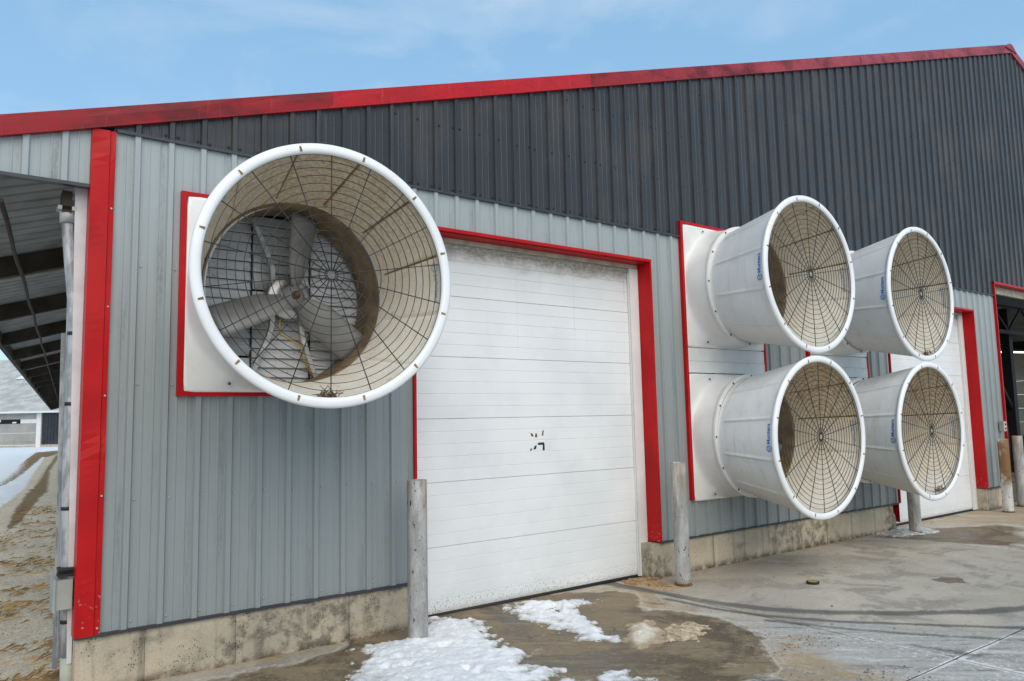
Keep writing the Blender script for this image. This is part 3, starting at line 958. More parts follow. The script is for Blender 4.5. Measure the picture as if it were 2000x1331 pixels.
# screws on the flats beside each rib
def in_hole(x, z, pad=0.06):
    return any(h[0] - pad < x < h[1] + pad and h[2] - pad < z < h[3] + pad for h in HOLES)
sc = MB(); sd = MB()
def screw(mb, x, y, z, r=0.0078):
    mb.lathe([(0, r), (-0.004, r), (-0.007, r * 0.6), (-0.007, 0)], 6, 0, 'y', (x, y, z), False)
for i in range(0, 64):
    x = i * S_ + 0.044 + random.uniform(-.004, .004)
    for z in (0.39 + 0.055, 0.39 + 0.868, 0.39 + 1.68, 0.39 + 2.52):
        if x < 14.55 and not in_hole(x, z):
            screw(sc, x, -0.002, z + random.uniform(-.008, .008))
for i in range(1, 80):
    x = i * S_ + 0.044
    zz = [ZS + 0.035] + [ZS + 0.62 * k + 0.02 for k in range(1, 10)]
    for z in zz:
        if z > zr(x) - 0.06 or in_hole(x, z): continue
        for q in ((x,) if (i % 4 or z > ZS + 5) else (x, x - 0.075)):
            screw(sd, q, -0.0105, z + random.uniform(-.012, .012), 0.0115)
    if zr(x) > ZS + 0.1 and not in_hole(x - 0.088, ZS + 0.035):
        screw(sd, x - 0.088, -0.0105, ZS + 0.035, 0.0105)
sc.build('wall_screws', M['screw'], barn, 'stuff')
sd.build('gable_screws', M['screw_dark'], barn, 'stuff')

# flashings
def strip(name, mat, x0, x1, y0, y1, z0, z1, parent=barn):
    m = MB(); m.box(x0, x1, y0, y1, z0, z1)
    return m.build(name, mat, parent)
for (a, b) in ((-0.298, 2.262), (5.345, 10.555), (13.67, 14.612)):
    strip('base_flashing', M['dark_trim'], a, b, -0.030, 0.02, 0.374, 0.392)
for (a, b) in ((-0.14, 5.86), (7.41, 8.36), (9.90, 14.612)):
    strip('seam_flashing', M['dark_trim'], a, b, -0.034, -0.004, 3.862, 3.884)
strip('eave_flashing', M['dark_trim'], -1.80, -0.30, -0.026, 0.03, 3.432, 3.456)

# rake trim in lapped lengths
edges = [-1.9, 1.46, 4.456, 7.388, 10.318, 13.263, 16.095, RX]
rr = random.Random(3)
for i, (a, b) in enumerate(zip(edges[:-1], edges[1:])):
    m = MB()
    n = max(2, int((b - a) / 0.35))
    xs = [a + (b + 0.03 - a) * j / n for j in range(n + 1)] if b < RX else [a + (b - a) * j / n for j in range(n + 1)]
    yo = -0.040 - 0.003 * (i % 2)
    prev = None
    for x in xs:
        h = 0.145 + 0.0022 * max(x, 0)
        dy = rr.uniform(-0.004, 0.004)
        z0 = zr(x)
        sec = [(x, 0.02, z0 - 0.004), (x, yo - 0.012, z0 - 0.004), (x, yo - 0.012, z0 + 0.016), (x, yo + dy, z0 + 0.022), (x, yo + dy * 1.5, z0 + h * 0.6), (x, yo + 0.004, z0 + h), (x, 0.06, z0 + h + 0.004)]
        if prev:
            for p, q in zip(range(6), range(1, 7)):
                m.quad(prev[p], sec[p], sec[q], prev[q])
        prev = sec
    m.build('rake_trim', M[('rake_dull', 'rake_bright', 'rake_dull', 'rake', 'rake', 'rake', 'rake')[i]], barn)
m = MB()
prev = None
for x in (RX, 17.5, 19, 22, 28, 34.3):
    h = 0.185
    z0 = zr(x)
    sec = [(x, 0.02, z0 - 0.004), (x, -0.052, z0 - 0.004), (x, -0.052, z0 + 0.016), (x, -0.041, z0 + 0.022), (x, -0.041, z0 + h), (x, 0.06, z0 + h + 0.004)]
    if prev:
        for p, q in zip(range(5), range(1, 6)):
            m.quad(prev[p], sec[p], sec[q], prev[q])
    prev = sec
m.build('rake_trim', M['rake'], barn)
m = MB()
zt = zr(RX) + 0.15
m.hexa([(RX - 0.28, -0.06, zt - 0.10), (RX + 0.28, -0.06, zt - 0.10), (RX + 0.28, 30, zt - 0.10), (RX - 0.28, 30, zt - 0.10), (RX - 0.06, -0.06, zt + 0.03), (RX + 0.06, -0.06, zt + 0.03), (RX + 0.06, 30, zt + 0.03), (RX - 0.06, 30, zt + 0.03)])
m.build('ridge_cap', M['rake'], barn)

# red corner trim (stepped) and its return
m = MB()
n = 60
for i in range(n):
    z0 = 0.385 + (3.862 - 0.385) * i / n; z1 = 0.385 + (3.862 - 0.385) * (i + 1) / n
    def sec(z):
        k = 0.0035 * math.sin(z * 5.1) + 0.0008 * math.sin(z * 13) + (0.010 * math.exp(-((z - 3.72) / 0.07) ** 2)) + 0.007 * math.exp(-((z - 1.62) / 0.05) ** 2)
        e = 0.004 * math.sin(z * 2.1)
        return [(-0.298, 0.10, z), (-0.299, -0.034 + k, z), (-0.186, -0.036 - k, z), (-0.180, -0.026, z), (-0.147 + e * .3, -0.024 - k, z), (-0.145 + e * .3, -0.004, z)]
    A, B = sec(z0), sec(z1)
    for p in range(5):
        m.quad(A[p], A[p + 1], B[p + 1], B[p])
m.build('corner_trim', M['red'], barn)
m = MB()
for z in (0.43, 1.30, 1.98, 2.6, 3.3):
    screw(m, -0.163, -0.0265, z)
m.build('corner_screws', M['screw'], barn, 'stuff')

# foundation: pours with form joints between them
found = MB()
found.box(-0.27, 14.0, 0.03, 0.2, -0.3, 0.36)
fo = MB()
fo.box(-0.24, 2.26, 0.03, 0.15, -0.3, 0.30); fo.box(5.36, 10.46, 0.03, 0.15, -0.3, 0.30); fo.box(13.72, 14.55, 0.03, 0.15, -0.3, 0.30)
fobj = fo.build('foundation', M['foundation'], barn)
def pour(x0, x1, broken=False):
    m = MB()
    nx = max(2, int((x1 - x0) / 0.06)); nz = 7
    wob = lambda x, z: float(fbm(np.array([x]), np.array([z]), 3.0, 3, 11)[0] - 0.5) * 0.012
    P_ = {}
    for i in range(nx + 1):
        for j in range(nz + 1):
            x = x0 + (x1 - x0) * i / nx; z = -0.05 + (0.374 + 0.05) * j / nz
            y = -0.004 + wob(x, z)
            xx = x
            if broken and i >= nx - 2:
                e = (fbm(np.array([z]), np.array([1.7]), 9.0, 3, 31)[0] - 0.35)
                xx = x - 0.10 * max(0, e) - 0.12 * max(0, (z - 0.2) / 0.17) * (i - nx + 2) / 2
                y += 0.03 * (i - nx + 2) / 2
            if i == 0 or i == nx: y += 0.003
            P_[i, j] = (xx, y, z)
    for i in range(nx):
        for j in range(nz):
            m.quad(P_[i, j], P_[i + 1, j], P_[i + 1, j + 1], P_[i, j + 1], 0, True, True)
    for (i, sgn) in ((0, 1), (nx, -1)):
        for j in range(nz):
            a, b = P_[i, j], P_[i, j + 1]
            c, d = (b[0], 0.19, b[2]), (a[0], 0.19, a[2])
            m.quad(*((a, b, c, d) if sgn > 0 else (d, c, b, a)))
    for i in range(nx):
        a, b = P_[i, nz], P_[i + 1, nz]
        m.quad(a, b, (b[0], 0.19, b[2]), (a[0], 0.19, a[2]))
    return m.build('foundation_panel', M['foundation'], fobj)
for a, b in ((-0.285, 0.14), (0.142, 0.757), (0.759, 1.662), (1.664, 2.255)):
    pour(a, b)
xs = [5.20, 5.62, 6.25, 6.83, 7.45, 8.02, 8.63, 9.25, 9.86, 10.54]
for a, b in zip(xs[:-1], xs[1:]):
    pour(a, b - 0.002, b == xs[-1])
pour(13.62, 14.05); pour(14.054, 14.60)

# doors
def door(xl, xr, yd_):
    x0, x1 = xl + 0.02, xr - 0.02
    body = MB()
    body.box(x0 - 0.05, x1 + 0.05, yd_ + 0.035, yd_ + 0.06, 0.0, 3.46)
    d = body.build('overhead_door', M['white_trim'], barn)
    for k in range(6):
        z0 = 0.036 + 0.5815 * k; z1 = z0 + 0.5815 - 0.003
        m = MB()
        prof = [(z0, 0.03), (z0, 0.003), (z0 + 0.003, 0.0)]
        for q in range(1, 5):
            zc = z0 + (z1 - z0) * q / 5
            prof += [(zc - 0.006, 0.0), (zc - 0.002, 0.0042), (zc + 0.001, 0.0042), (zc + 0.003, 0.0)]
        prof += [(z1 - 0.003, 0.0), (z1, 0.003), (z1, 0.03)]
        nx = 14
        def pt(i, z, o):
            x = x0 + (x1 - x0) * i / nx
            b = 0.0035 * math.sin(x * 1.7 + k * 2.1) * math.sin((z - z0) * 5.4) + 0.002 * math.sin(x * 4.3 + k)
            return (x, yd_ + o + b * 0.7, z)
        for (za, oa), (zb, ob) in zip(prof[:-1], prof[1:]):
            for i in range(nx):
                m.quad(pt(i, za, oa), pt(i + 1, za, oa), pt(i + 1, zb, ob), pt(i, zb, ob))
        m.build('door_section', M['door'], d)
    m = MB()
    m.tube([(x0 + 0.01, yd_ + 0.012, 0.018), (x1 - 0.01, yd_ + 0.012, 0.022)], 0.02, 8)
    m.build('bottom_seal', M['rubber'], d)
    # red frame: thin face flange and deep returns
    m = MB()
    fr = 0.028
    m.box(xl - fr + 0.012, xl + 0.006, -0.036, 0.0, 0.388, 3.535)
    m.box(xl + 0.002, xl + 0.006, 0.0, yd_ - 0.03, 0.10, 3.50)
    frame = m.build('door_frame', M['red'], barn)
    m = MB()
    n = 10
    for i in range(n):
        za = 0.388 + (3.507 - 0.388) * i / n; zb = 0.388 + (3.507 - 0.388) * (i + 1) / n
        def sec(z):
            k = 0.004 * math.sin(z * 3.3 + xr) + (0.010 if 1.55 < z < 1.75 and xr < 8 else 0)
            return [(xr + fr - 0.006, 0.0, z), (xr + fr - 0.006, -0.036, z), (xr + k * .5, -0.037, z), (xr - 0.004 + k, 0.04, z), (xr - 0.006, yd_ - 0.03, z)]
        A, B = sec(za), sec(zb)
        for p in range(4):
            m.quad(A[p], A[p + 1], B[p + 1], B[p])
    m.quad((xr + fr - 0.006, 0, 0.388), (xr + fr - 0.006, -0.036, 0.388), (xr - 0.004, yd_ - 0.03, 0.388), (xr, yd_, 0.388))
    m.build('door_jamb', M['red'], barn)
    m = MB()
    m.box(xl - 0.012, xr + fr - 0.007, -0.0385, 0.01, 3.507, 3.537)
    m.box(xl + 0.008, xr - 0.008, 0.0, yd_ - 0.03, 3.498, 3.506)
    m.build('door_head', M['red'], barn)
    # white stops
    m = MB()
    m.box(xr - 0.145, xr - 0.008, yd_ - 0.03, yd_ - 0.006, 0.02, 3.45)
    m.build('door_stop', M['white_trim'], barn)
    m = MB(); m.box(xr - 0.160, xr - 0.150, yd_ - 0.022, yd_ - 0.004, 0.02, 3.40)
    m.build('door_seal', M['white_trim'], barn)
    m = MB(); m.box(xl + 0.008, xl + 0.09, yd_ - 0.03, yd_ - 0.006, 0.02, 3.45)
    m.build('door_stop', M['white_trim'], barn)
    m = MB()
    m.box(xl + 0.01, xr - 0.01, yd_ - 0.032, yd_ - 0.005, 3.452, 3.496)
    m.build('door_lintel', M['lintel'], barn)
    return d
d1 = door(2.275, 5.318, 0.185)
d2 = door(10.585, 13.635, 0.185)
# torn remains of stick-on digits on the first door
m = MB(); m2 = MB()
for (x, z, w, h, sl) in ((3.72, 1.585, 0.03, 0.035, -0.3), (3.765, 1.575, 0.028, 0.04, 0.2), (3.855, 1.59, 0.018, 0.055, 0.25), (3.695, 1.445, 0.028, 0.02, 0.6)):
    m.hexa([(x, 0.1808, z), (x + w, 0.1808, z), (x + w, 0.184, z), (x, 0.184, z), (x + sl * h, 0.1808, z + h), (x + w * .7 + sl * h, 0.1808, z + h * .9), (x + w * .7 + sl * h, 0.184, z + h * .9), (x + sl * h, 0.184, z + h)])
m.build('sticker_remains', M['rust'], d1)
for (x, z, w, h, sl) in ((3.742, 1.455, 0.03, 0.035, 0.5), (3.80, 1.497, 0.085, 0.022, 0.2), (3.862, 1.44, 0.025, 0.058, 0.05)):
    m2.hexa([(x, 0.1802, z), (x + w, 0.1802, z), (x + w, 0.184, z), (x, 0.184, z), (x + sl * h, 0.1802, z + h), (x + w * .9 + sl * h, 0.1802, z + h * 1.1), (x + w * .9 + sl * h, 0.184, z + h * 1.1), (x + sl * h, 0.184, z + h)])
m2.build('sticker_remains', M['rubber'], d1)

# red frames and infill round the fan boxes
def fan_frame(fx, zlo, zhi, hw=0.775):
    m = MB()
    t = 0.040
    m.box(fx - hw, fx - hw + t, -0.045, 0.0, zlo, zhi)
    m.box(fx + hw - t, fx + hw, -0.045, 0.0, zlo, zhi)
    m.box(fx - hw + t, fx + hw - t, -0.044, 0.0, zlo + 0.001, zlo + t)
    m.box(fx - hw + t, fx + hw - t, -0.044, 0.0, zhi - t, zhi - 0.001)
    m.build('fan_trim', M['red'], barn)
fan_frame(F1[0], 1.978, 3.505)
for F in (F2U, F3U):
    fan_frame(F[0], 0.795, 4.065)
    m = MB()
    m.box(F[0] - 0.735, F[0] + 0.735, -0.036, -0.022, 2.40, 2.555)
    m.build('infill_panel', M['white_trim'], barn)
    m = MB()
    m.box(F[0] - 0.735, F[0] + 0.735, -0.040, -0.022, 2.262, 2.397)
    for k in range(6):
        screw(m, F[0] - 0.62 + 0.25 * k, -0.040, 2.375, 0.007)
    m.build('infill_panel', M['white_trim'], barn)

# roof, overhang and what is seen under it
EX, EZ = -1.40, 3.335
def ro(u, y, dz=0.0):
    """point on the overhang's roof plane: u = distance along the slope axis at the front wall"""
    return (u + SKEW * y, y, 3.775 + 0.315 * u + dz)
m = MB()
YL = 58
m.hexa([ro(EX, 0.07, 0.10), ro(RX, 0.07, 0.10), ro(RX, YL, 0.10), ro(EX, YL, 0.10), ro(EX, 0.07, 0.28), ro(RX, 0.07, 0.28), ro(RX, YL, 0.28), ro(EX, YL, 0.28)])
m.hexa([ro(RX, 0.07, 0.10), (34.3, 0.07, 3.40), (34.3 + SKEW * YL, YL, 3.40), ro(RX, YL, 0.10), ro(RX, 0.07, 0.28), (34.3, 0.07, 3.60), (34.3 + SKEW * YL, YL, 3.60), ro(RX, YL, 0.28)])
m.build('roof', M['soffit'], barn)
m = MB()
ys = [0.04]
k = 0
while ys[-1] < YL - 0.5:
    b = 0.10 + 0.2286 * k
    ys += [b, b + 0.017, b + 0.047, b + 0.064]; k += 1
off = [0.0] + [0, 0.02, 0.02, 0] * k
for (a, oa), (b, ob) in zip(list(zip(ys, off))[:-1], list(zip(ys, off))[1:]):
    m.quad(ro(EX, a, oa), ro(0.1, a, oa), ro(0.1, b, ob), ro(EX, b, ob))
m.build('soffit_sheet', M['soffit'], barn)
y = 3.0
while y < YL:
    m = MB()
    m.hexa([ro(EX + 0.05, y, -0.21), ro(0.0, y, -0.21), ro(0.0, y + 0.10, -0.21), ro(EX + 0.05, y + 0.10, -0.21), ro(EX + 0.05, y, -0.002), ro(0.0, y, -0.002), ro(0.0, y + 0.10, -0.002), ro(EX + 0.05, y + 0.10, -0.002)])
    m.build('rafter', M['wood'], barn)
    y += 3.05
m = MB()
m.hexa([ro(EX - 0.02, 0.05, -0.18), ro(EX + 0.045, 0.05, -0.18), ro(EX + 0.045, YL, -0.18), ro(EX - 0.02, YL, -0.18), ro(EX - 0.02, 0.05, 0.0), ro(EX + 0.045, 0.05, 0.0), ro(EX + 0.045, YL, 0.0), ro(EX - 0.02, YL, 0.0)])
m.build('eave_board', M['wood'], barn)
m = MB()
m.hexa([ro(EX - 0.05, 0.05, -0.08), ro(EX - 0.024, 0.05, -0.08), ro(EX - 0.024, YL, -0.08), ro(EX - 0.05, YL, -0.08), ro(EX - 0.05, 0.05, 0.12), ro(EX - 0.024, 0.05, 0.12), ro(EX - 0.024, YL, 0.12), ro(EX - 0.05, YL, 0.12)])
m.build('eave_trim', M['galv'], barn)
m = MB()
path = []
y = 0.1
while y < 50:
    path.append(ro(-0.82 + 0.006 * math.sin(y * 2.3), y, -0.225 - 0.012 * abs(math.sin(y * 1.03))))
    y += 0.55
m.tube(path, 0.017, 6)
m.build('eave_conduit', M['wood'], barn)
# side wall and the steel at the corner
m = MB()
def sw(d, out, z):
    return (-0.262 + SKEW * d - out, d, z)
ds = []
d_ = 0.03
while d_ < YL:
    ds += [(d_, 0), (d_ + 0.02, 0.018), (d_ + 0.05, 0.018), (d_ + 0.07, 0)]; d_ += 0.2286
for (a, oa), (b, ob) in zip(ds[:-1], ds[1:]):
    m.quad(sw(b, ob, 0.06), sw(a, oa, 0.06), sw(a, oa, 3.68), sw(b, ob, 3.68))
m.build('side_wall', M['side_white'], barn)
m = MB()
m.hexa([(-0.345, 0.34, 0.18), (-0.285, 0.34, 0.18), (-0.285, 0.40, 0.18), (-0.345, 0.40, 0.18), (-0.372, 0.34, 3.42), (-0.30, 0.34, 3.42), (-0.30, 0.40, 3.42), (-0.372, 0.40, 3.42)])
m.hexa([(-0.365, 0.42, 0.10), (-0.33, 0.42, 0.10), (-0.33, 0.44, 0.10), (-0.365, 0.44, 0.10), (-0.390, 0.42, 2.45), (-0.355, 0.42, 2.45), (-0.355, 0.44, 2.45), (-0.390, 0.44, 2.45)])
m.build('corner_post', M['galv'], barn)
m = MB()
m.hexa([(-0.318, 0.102, 0.2), (-0.290, 0.102, 0.2), (-0.290, 0.13, 0.2), (-0.318, 0.13, 0.2), (-0.375, 0.102, 3.47), (-0.290, 0.102, 3.47), (-0.290, 0.13, 3.47), (-0.375, 0.13, 3.47)])
m.build('corner_return', M['side_white'], barn)
m = MB()
m.box(-0.45, -0.39, 0.10, 0.22, 3.27, 3.42)
m.build('blocking', M['wood'], barn)

# open bay on the right: frame, floor, posts, trusses, far curtain
m = MB()
m.box(14.60, 14.632, -0.045, 0.16, 0.39, 4.13)
m.box(14.60, 21.9, -0.0465, 0.16, 4.10, 4.14)
m.build('bay_frame', M['red'], barn)
strip('bay_header', M['lintel'], 14.64, 21.9, 0.10, 0.16, 3.96, 4.095)
fl = MB(); fl.quad((12.5, 0.245, 0.002), (34, 0.245, 0.002), (40, YL, 0.002), (12.5, YL, 0.002))
flo = fl.build('bay_floor', M['floor']); flo['kind'] = 'structure'
m = MB()
for k in range(4):
    m.quad((12.4, 0.2 + 0 * k, 0.0), (12.4, YL, 0.0), (12.4, YL, 7.6), (12.4, 0.2, 7.6)) if k == 0 else None
m.build('bay_partition', M['dark_steel'], barn)
m = MB()
for k in range(18):
    m.box(14.7, 33.5, 0.8 + 1.2 * k, 0.92 + 1.2 * k, 5.45, 5.65)
m.build('ceiling_purlins', M['dark_steel'], barn, 'stuff')
m = MB(); m.quad((12.4, 0.25, 5.7), (34, 0.25, 5.7), (34, 26, 5.7), (12.4, 26, 5.7)); m.build('bay_ceiling', M['wood'], barn)
for y in (2.6, 6.4, 10.2):
    m = MB()
    m.box(15.0, 33.0, y, y + 0.16, 4.60, 5.05)
    for k in range(9):
        xa = 15.5 + 2 * k
        m.tube([(xa, y + 0.08, 4.6), (xa + 1.0, y + 0.08, 3.9)], 0.035, 4)
        m.tube([(xa + 1.0, y + 0.08, 3.9), (xa + 2.0, y + 0.08, 4.6)], 0.035, 4)
    m.box(15.0, 33.0, y + 0.02, y + 0.14, 3.82, 3.92)
    m.build('roof_truss', M['dark_steel'], barn)
for (x, y) in ((23.0, 2.85), (27.6, 4.6), (25.4, 8.5)):
    m = MB()
    m.box(x, x + 0.22, y, y + 0.22, 0, 4.6)
    m.tube([(x + 0.1, y + 0.1, 1.7), (x - 1.0, y + 0.1, 2.9)], 0.06, 6)
    m.build('bay_post', M['dark_steel'], barn)
m = MB()
for i in range(6):
    z0 = 0.75 + 0.52 * i
    m.box(32.0 + 0.03 * (i % 2), 32.06 + 0.03 * (i % 2), 0.3, 26, z0, z0 + 0.505)
m.build('side_curtain', M['translucent'], barn)
m = MB(); m.box(32.0, 32.3, 0.3, 26, 0, 0.74); m.build('curb_wall', M['floor'], barn)
m = MB(); m.box(32.0, 32.2, 0.3, 26, 3.9, 5.7); m.build('upper_side_wall', M['dark_steel'], barn)

# ------------------------------------------------------------------ exhaust fans
D0 = -0.35           # where cone meets box
LEN = 0.87           # cone length to the lip
RT, RO = 0.668, 0.845
A0 = R(15)

def make_housing():
    m = MB()
    hw = 0.735; rc = 0.705
    n = 104
    def rs_(a):
        e = 70.0
        return hw / ((abs(math.cos(a)) ** e + abs(math.sin(a)) ** e) ** (1 / e))
    rows = []
    def ring(fn):
        r_ = []
        for j in range(n):
            a = 2 * math.pi * j / n
            r_.append(fn(a))
        rows.append(r_)
    ring(lambda a: (rs_(a) * math.cos(a), 0.0, rs_(a) * math.sin(a)))
    ring(lambda a: (rs_(a) * math.cos(a), -0.040, rs_(a) * math.sin(a)))
    ring(lambda a: ((rs_(a) - 0.006) * math.cos(a), -0.047, (rs_(a) - 0.006) * math.sin(a)))
    K = 18
    for k in range(1, K + 1):
        t = k / K
        def fn(a, t=t):
            r0 = rs_(a) - 0.006
            g = max(0.0, r0 - rc)
            p = 1.0 + 5.0 * min(1.0, g / 0.30) ** 0.8
            r = r0 + (rc - r0) * (1 - (1 - t) ** (1.0 + 0.9 * min(1, g / 0.2)))
            x, z = r * math.cos(a), r * math.sin(a)
            y = -0.047 - (0.335 - 0.047) * (t ** p)
            # moulded bosses near the box corners
            for (bx, bz) in ((-0.42, -0.62), (0.42, -0.62), (-0.42, 0.62), (0.42, 0.62)):
                d2 = ((x - bx) ** 2 + (z - bz) ** 2) / 0.075 ** 2
                if t < 0.98: y -= 0.045 * math.exp(-d2 * 1.4) * (1 - t)
            return (x, y, z)
        ring(fn)
    ring(lambda a: (0.722 * math.cos(a), -0.338, 0.722 * math.sin(a)))
    ring(lambda a: (0.722 * math.cos(a), -0.362, 0.722 * math.sin(a)))
    ring(lambda a: (0.6785 * math.cos(a), -0.3625, 0.6785 * math.sin(a)))
    idx = [[m.v(p, False) for p in r_] for r_ in rows]
    for i in range(len(idx) - 1):
        for j in range(n):
            m.f([idx[i][j], idx[i][(j + 1) % n], idx[i + 1][(j + 1) % n], idx[i + 1][j]], 0, i >= 2 and i < len(idx) - 4)
    return m.mesh('housing', M['poly'])

def rcone(t):
    return RT + (RO - RT) * t

def make_cone():
    m = MB()
    n = 12 * 20
    angs = []
    for k in range(12):
        c = A0 + R(30) * k
        for d in (-15, -12.5, -10, -7.5, -5, -2.5, -1.15, -0.6, 0.6, 1.15, 2.5, 5, 7.5, 10, 12.5):
            angs.append((c + R(d), 1.0 if abs(d) < 0.7 else 0.0))
    n = len(angs)
    rows, mats = [], []
    ts = [0, 0.04, 0.09, 0.12, 0.3, 0.5, 0.7, 0.9, 0.96]
    def add(fn, mt):
        rows.append([fn(a, w) for (a, w) in angs]); mats.append(mt)
    P_ = lambda r, a, y: (r * math.cos(a), y, r * math.sin(a))
    add(lambda a, w: P_(RT + 0.012, a, 0.0), 0)
    for t in ts:
        rib = 1.0 if 0.1 < t < 0.95 else 0.0
        add(lambda a, w, t=t, rib=rib: P_(rcone(t) + 0.006 + 0.013 * w * rib, a, -LEN * t), 0)
    # rolled lip
    prof = [(RO + 0.006, -LEN * 0.955), (RO + 0.033, -LEN * 0.962), (RO + 0.041, -LEN * 0.98), (RO + 0.038, -LEN * 0.998), (RO + 0.024, -LEN * 1.009), (RO - 0.006, -LEN * 1.011), (RO - 0.024, -LEN * 1.004), (RO - 0.031, -LEN * 0.986), (RO - 0.030, -LEN * 0.965)]
    for (r, y) in prof:
        add(lambda a, w, r=r, y=y: P_(r, a, y), 1)
    nl = len(rows)
    for t in [0.955, 0.9, 0.75, 0.6, 0.45, 0.3, 0.16, 0.13, 0.105]:
        rib = 1.0 if 0.14 < t < 0.97 else 0.0
        add(lambda a, w, t=t, rib=rib: P_(rcone(t) - 0.008 + 0.012 * w * rib, a, -LEN * t), 2)
    idx = [[m.v(p, False) for p in r_] for r_ in rows]
    for i in range(len(idx) - 1):
        mt = mats[i + 1]
        for j in range(n):
            k = (j + 1) % n
            mm = mt
            if mt == 2 and angs[j][1] > 0.6 and angs[k][1] > 0.6 and i >= nl and i < len(idx) - 3:
                up = math.sin(angs[j][0])
                if up > -0.15: mm = 3
            m.f([idx[i][k], idx[i][j], idx[i + 1][j], idx[i + 1][k]], mm, True)
    # drain notches in the lip at each rib
    for k in range(12):
        a = A0 + R(30) * k
        ca, sa = math.cos(a), math.sin(a)
        tx, tz = -sa, ca
        for r in (RO + 0.004,):
            p = []
            for yy in (-LEN * 1.0125, -LEN * 0.99):
                for (rr_, w) in ((r - 0.020, -0.009), (r - 0.020, 0.009), (r + 0.014, 0.006), (r + 0.014, -0.006)):
                    p.append((rr_ * ca + tx * w, yy, rr_ * sa + tz * w))
            m.hexa(p, 3)
    return m.mesh('discharge_cone', [M['cone'], M['lip'], M['inside'], M['groove']])

def make_ring(r, w, seg=72):
    m = MB()
    m.tube([(r * math.cos(2 * math.pi * i / seg), 0, r * math.sin(2 * math.pi * i / seg)) for i in range(seg)], w, 4, 0, False, True, True, (0, 1, 0))
    return m.mesh('guard_ring', M['wire'])

RG = 0.816
RINGS = [0.105, 0.17, 0.235, 0.30, 0.365, 0.43, 0.495, 0.56, 0.625, 0.69, 0.755, 0.82, 0.885, 0.945]
ring_me = [make_ring(RG * q, 0.0030) for q in RINGS]
m = MB()
for (r, w) in ((RG, 0.0042), (RG * 0.038, 0.0038), (RG * 0.055, 0.0032)):
    seg = 72 if r > 0.3 else 20
    m.tube([(r * math.cos(2 * math.pi * i / seg), 0.004, r * math.sin(2 * math.pi * i / seg)) for i in range(seg)], w, 4, 0, False, True, True, (0, 1, 0))
guard_me = m.mesh('wire_guard', M['wire'])
m = MB()
m.tube([(RG * 0.036, 0.005, 0), (RG + 0.012, 0.005, 0)], 0.0040, 4)
spoke_me = m.mesh('guard_spoke', M['wire'])

def make_blade():
    m = MB()
    ns, nc = 14, 8
    top, bot = {}, {}
    for i in range(ns + 1):
        t = i / ns
        r = 0.075 + (0.640 - 0.075) * t
        ch = 0.125 + 0.145 * min(1, (t / 0.30)) ** 0.8
        if t > 0.93: ch *= 1 - 0.10 * (t - 0.93) / 0.07
        pit = R(46 - 24 * t)
        for j in range(nc + 1):
            s = j / nc - 0.5
            cam_ = 0.016 * (1 - (2 * s) ** 2) * ch / 0.24
            u, w = s * ch, cam_
            z = u * math.cos(pit) - w * math.sin(pit)
            y = u * math.sin(pit) + w * math.cos(pit)
            top[i, j] = (r, -y, z)
            bot[i, j] = (r, -y + 0.006, z)
    I = {}
    for k, v in top.items(): I['t', k] = m.v(v, False)
    for k, v in bot.items(): I['b', k] = m.v(v, False)
    for i in range(ns):
        for j in range(nc):
            m.f([I['t', (i, j)], I['t', (i + 1, j)], I['t', (i + 1, j + 1)], I['t', (i, j + 1)]], 0, True)
            m.f([I['b', (i, j + 1)], I['b', (i + 1, j + 1)], I['b', (i + 1, j)], I['b', (i, j)]], 0, True)
    for i in range(ns):
        for j in (0, nc):
            m.f([I['t', (i, j)], I['b', (i, j)], I['b', (i + 1, j)], I['t', (i + 1, j)]])
    for j in range(nc):
        for i in (0, ns):
            m.f([I['t', (i, j)], I['b', (i, j)], I['b', (i, j + 1)], I['t', (i, j + 1)]])
    return m.mesh('blade', M['blade'])

m = MB()
m.lathe([(0.05, 0.05), (-0.02, 0.085), (-0.032, 0.085), (-0.036, 0.05), (-0.06, 0.045), (-0.065, 0.0)], 24)
hub_me = m.mesh('propeller', M['blade'])
m = MB()
m.lathe([(-0.060, 0.034), (-0.075, 0.034), (-0.078, 0.022), (-0.092, 0.018), (-0.094, 0.0)], 12)
nut_me = m.mesh('hub_nut', M['rust'])
m = MB()
m.lathe([(0.0, 0.0), (0.0, 0.17), (-0.012, 0.172), (-0.02, 0.16), (-0.028, 0.13), (-0.03, 0.09), (-0.06, 0.085), (-0.062, 0.0)], 36)
m.lathe([(0.01, 0.10), (0.15, 0.10)], 24)
for k in range(28):
    a = 2 * math.pi * k / 28
    ca, sa = math.cos(a), math.sin(a)
    m.hexa([(0.10 * ca - .004 * sa, 0.02, 0.10 * sa + .004 * ca), (0.10 * ca + .004 * sa, 0.02, 0.10 * sa - .004 * ca), (0.10 * ca + .004 * sa, 0.13, 0.10 * sa - .004 * ca), (0.10 * ca - .004 * sa, 0.13, 0.10 * sa + .004 * ca),
            (0.165 * ca - .004 * sa, 0.02, 0.165 * sa + .004 * ca), (0.165 * ca + .004 * sa, 0.02, 0.165 * sa - .004 * ca), (0.165 * ca + .004 * sa, 0.13, 0.165 * sa - .004 * ca), (0.165 * ca - .004 * sa, 0.13, 0.165 * sa + .004 * ca)])
motor_me = m.mesh('motor', M['alu'])
m = MB()
m.hexa([(-0.234, -0.010, -0.0350), (0.234, -0.010, -0.0350), (0.234, -0.002, -0.0390), (-0.234, -0.002, -0.0390), (-0.234, 0.022, 0.0362), (0.234, 0.022, 0.0362), (0.234, 0.026, 0.0362), (-0.234, 0.026, 0.0362)])
slat_me = m.mesh('slat', M['slat'])
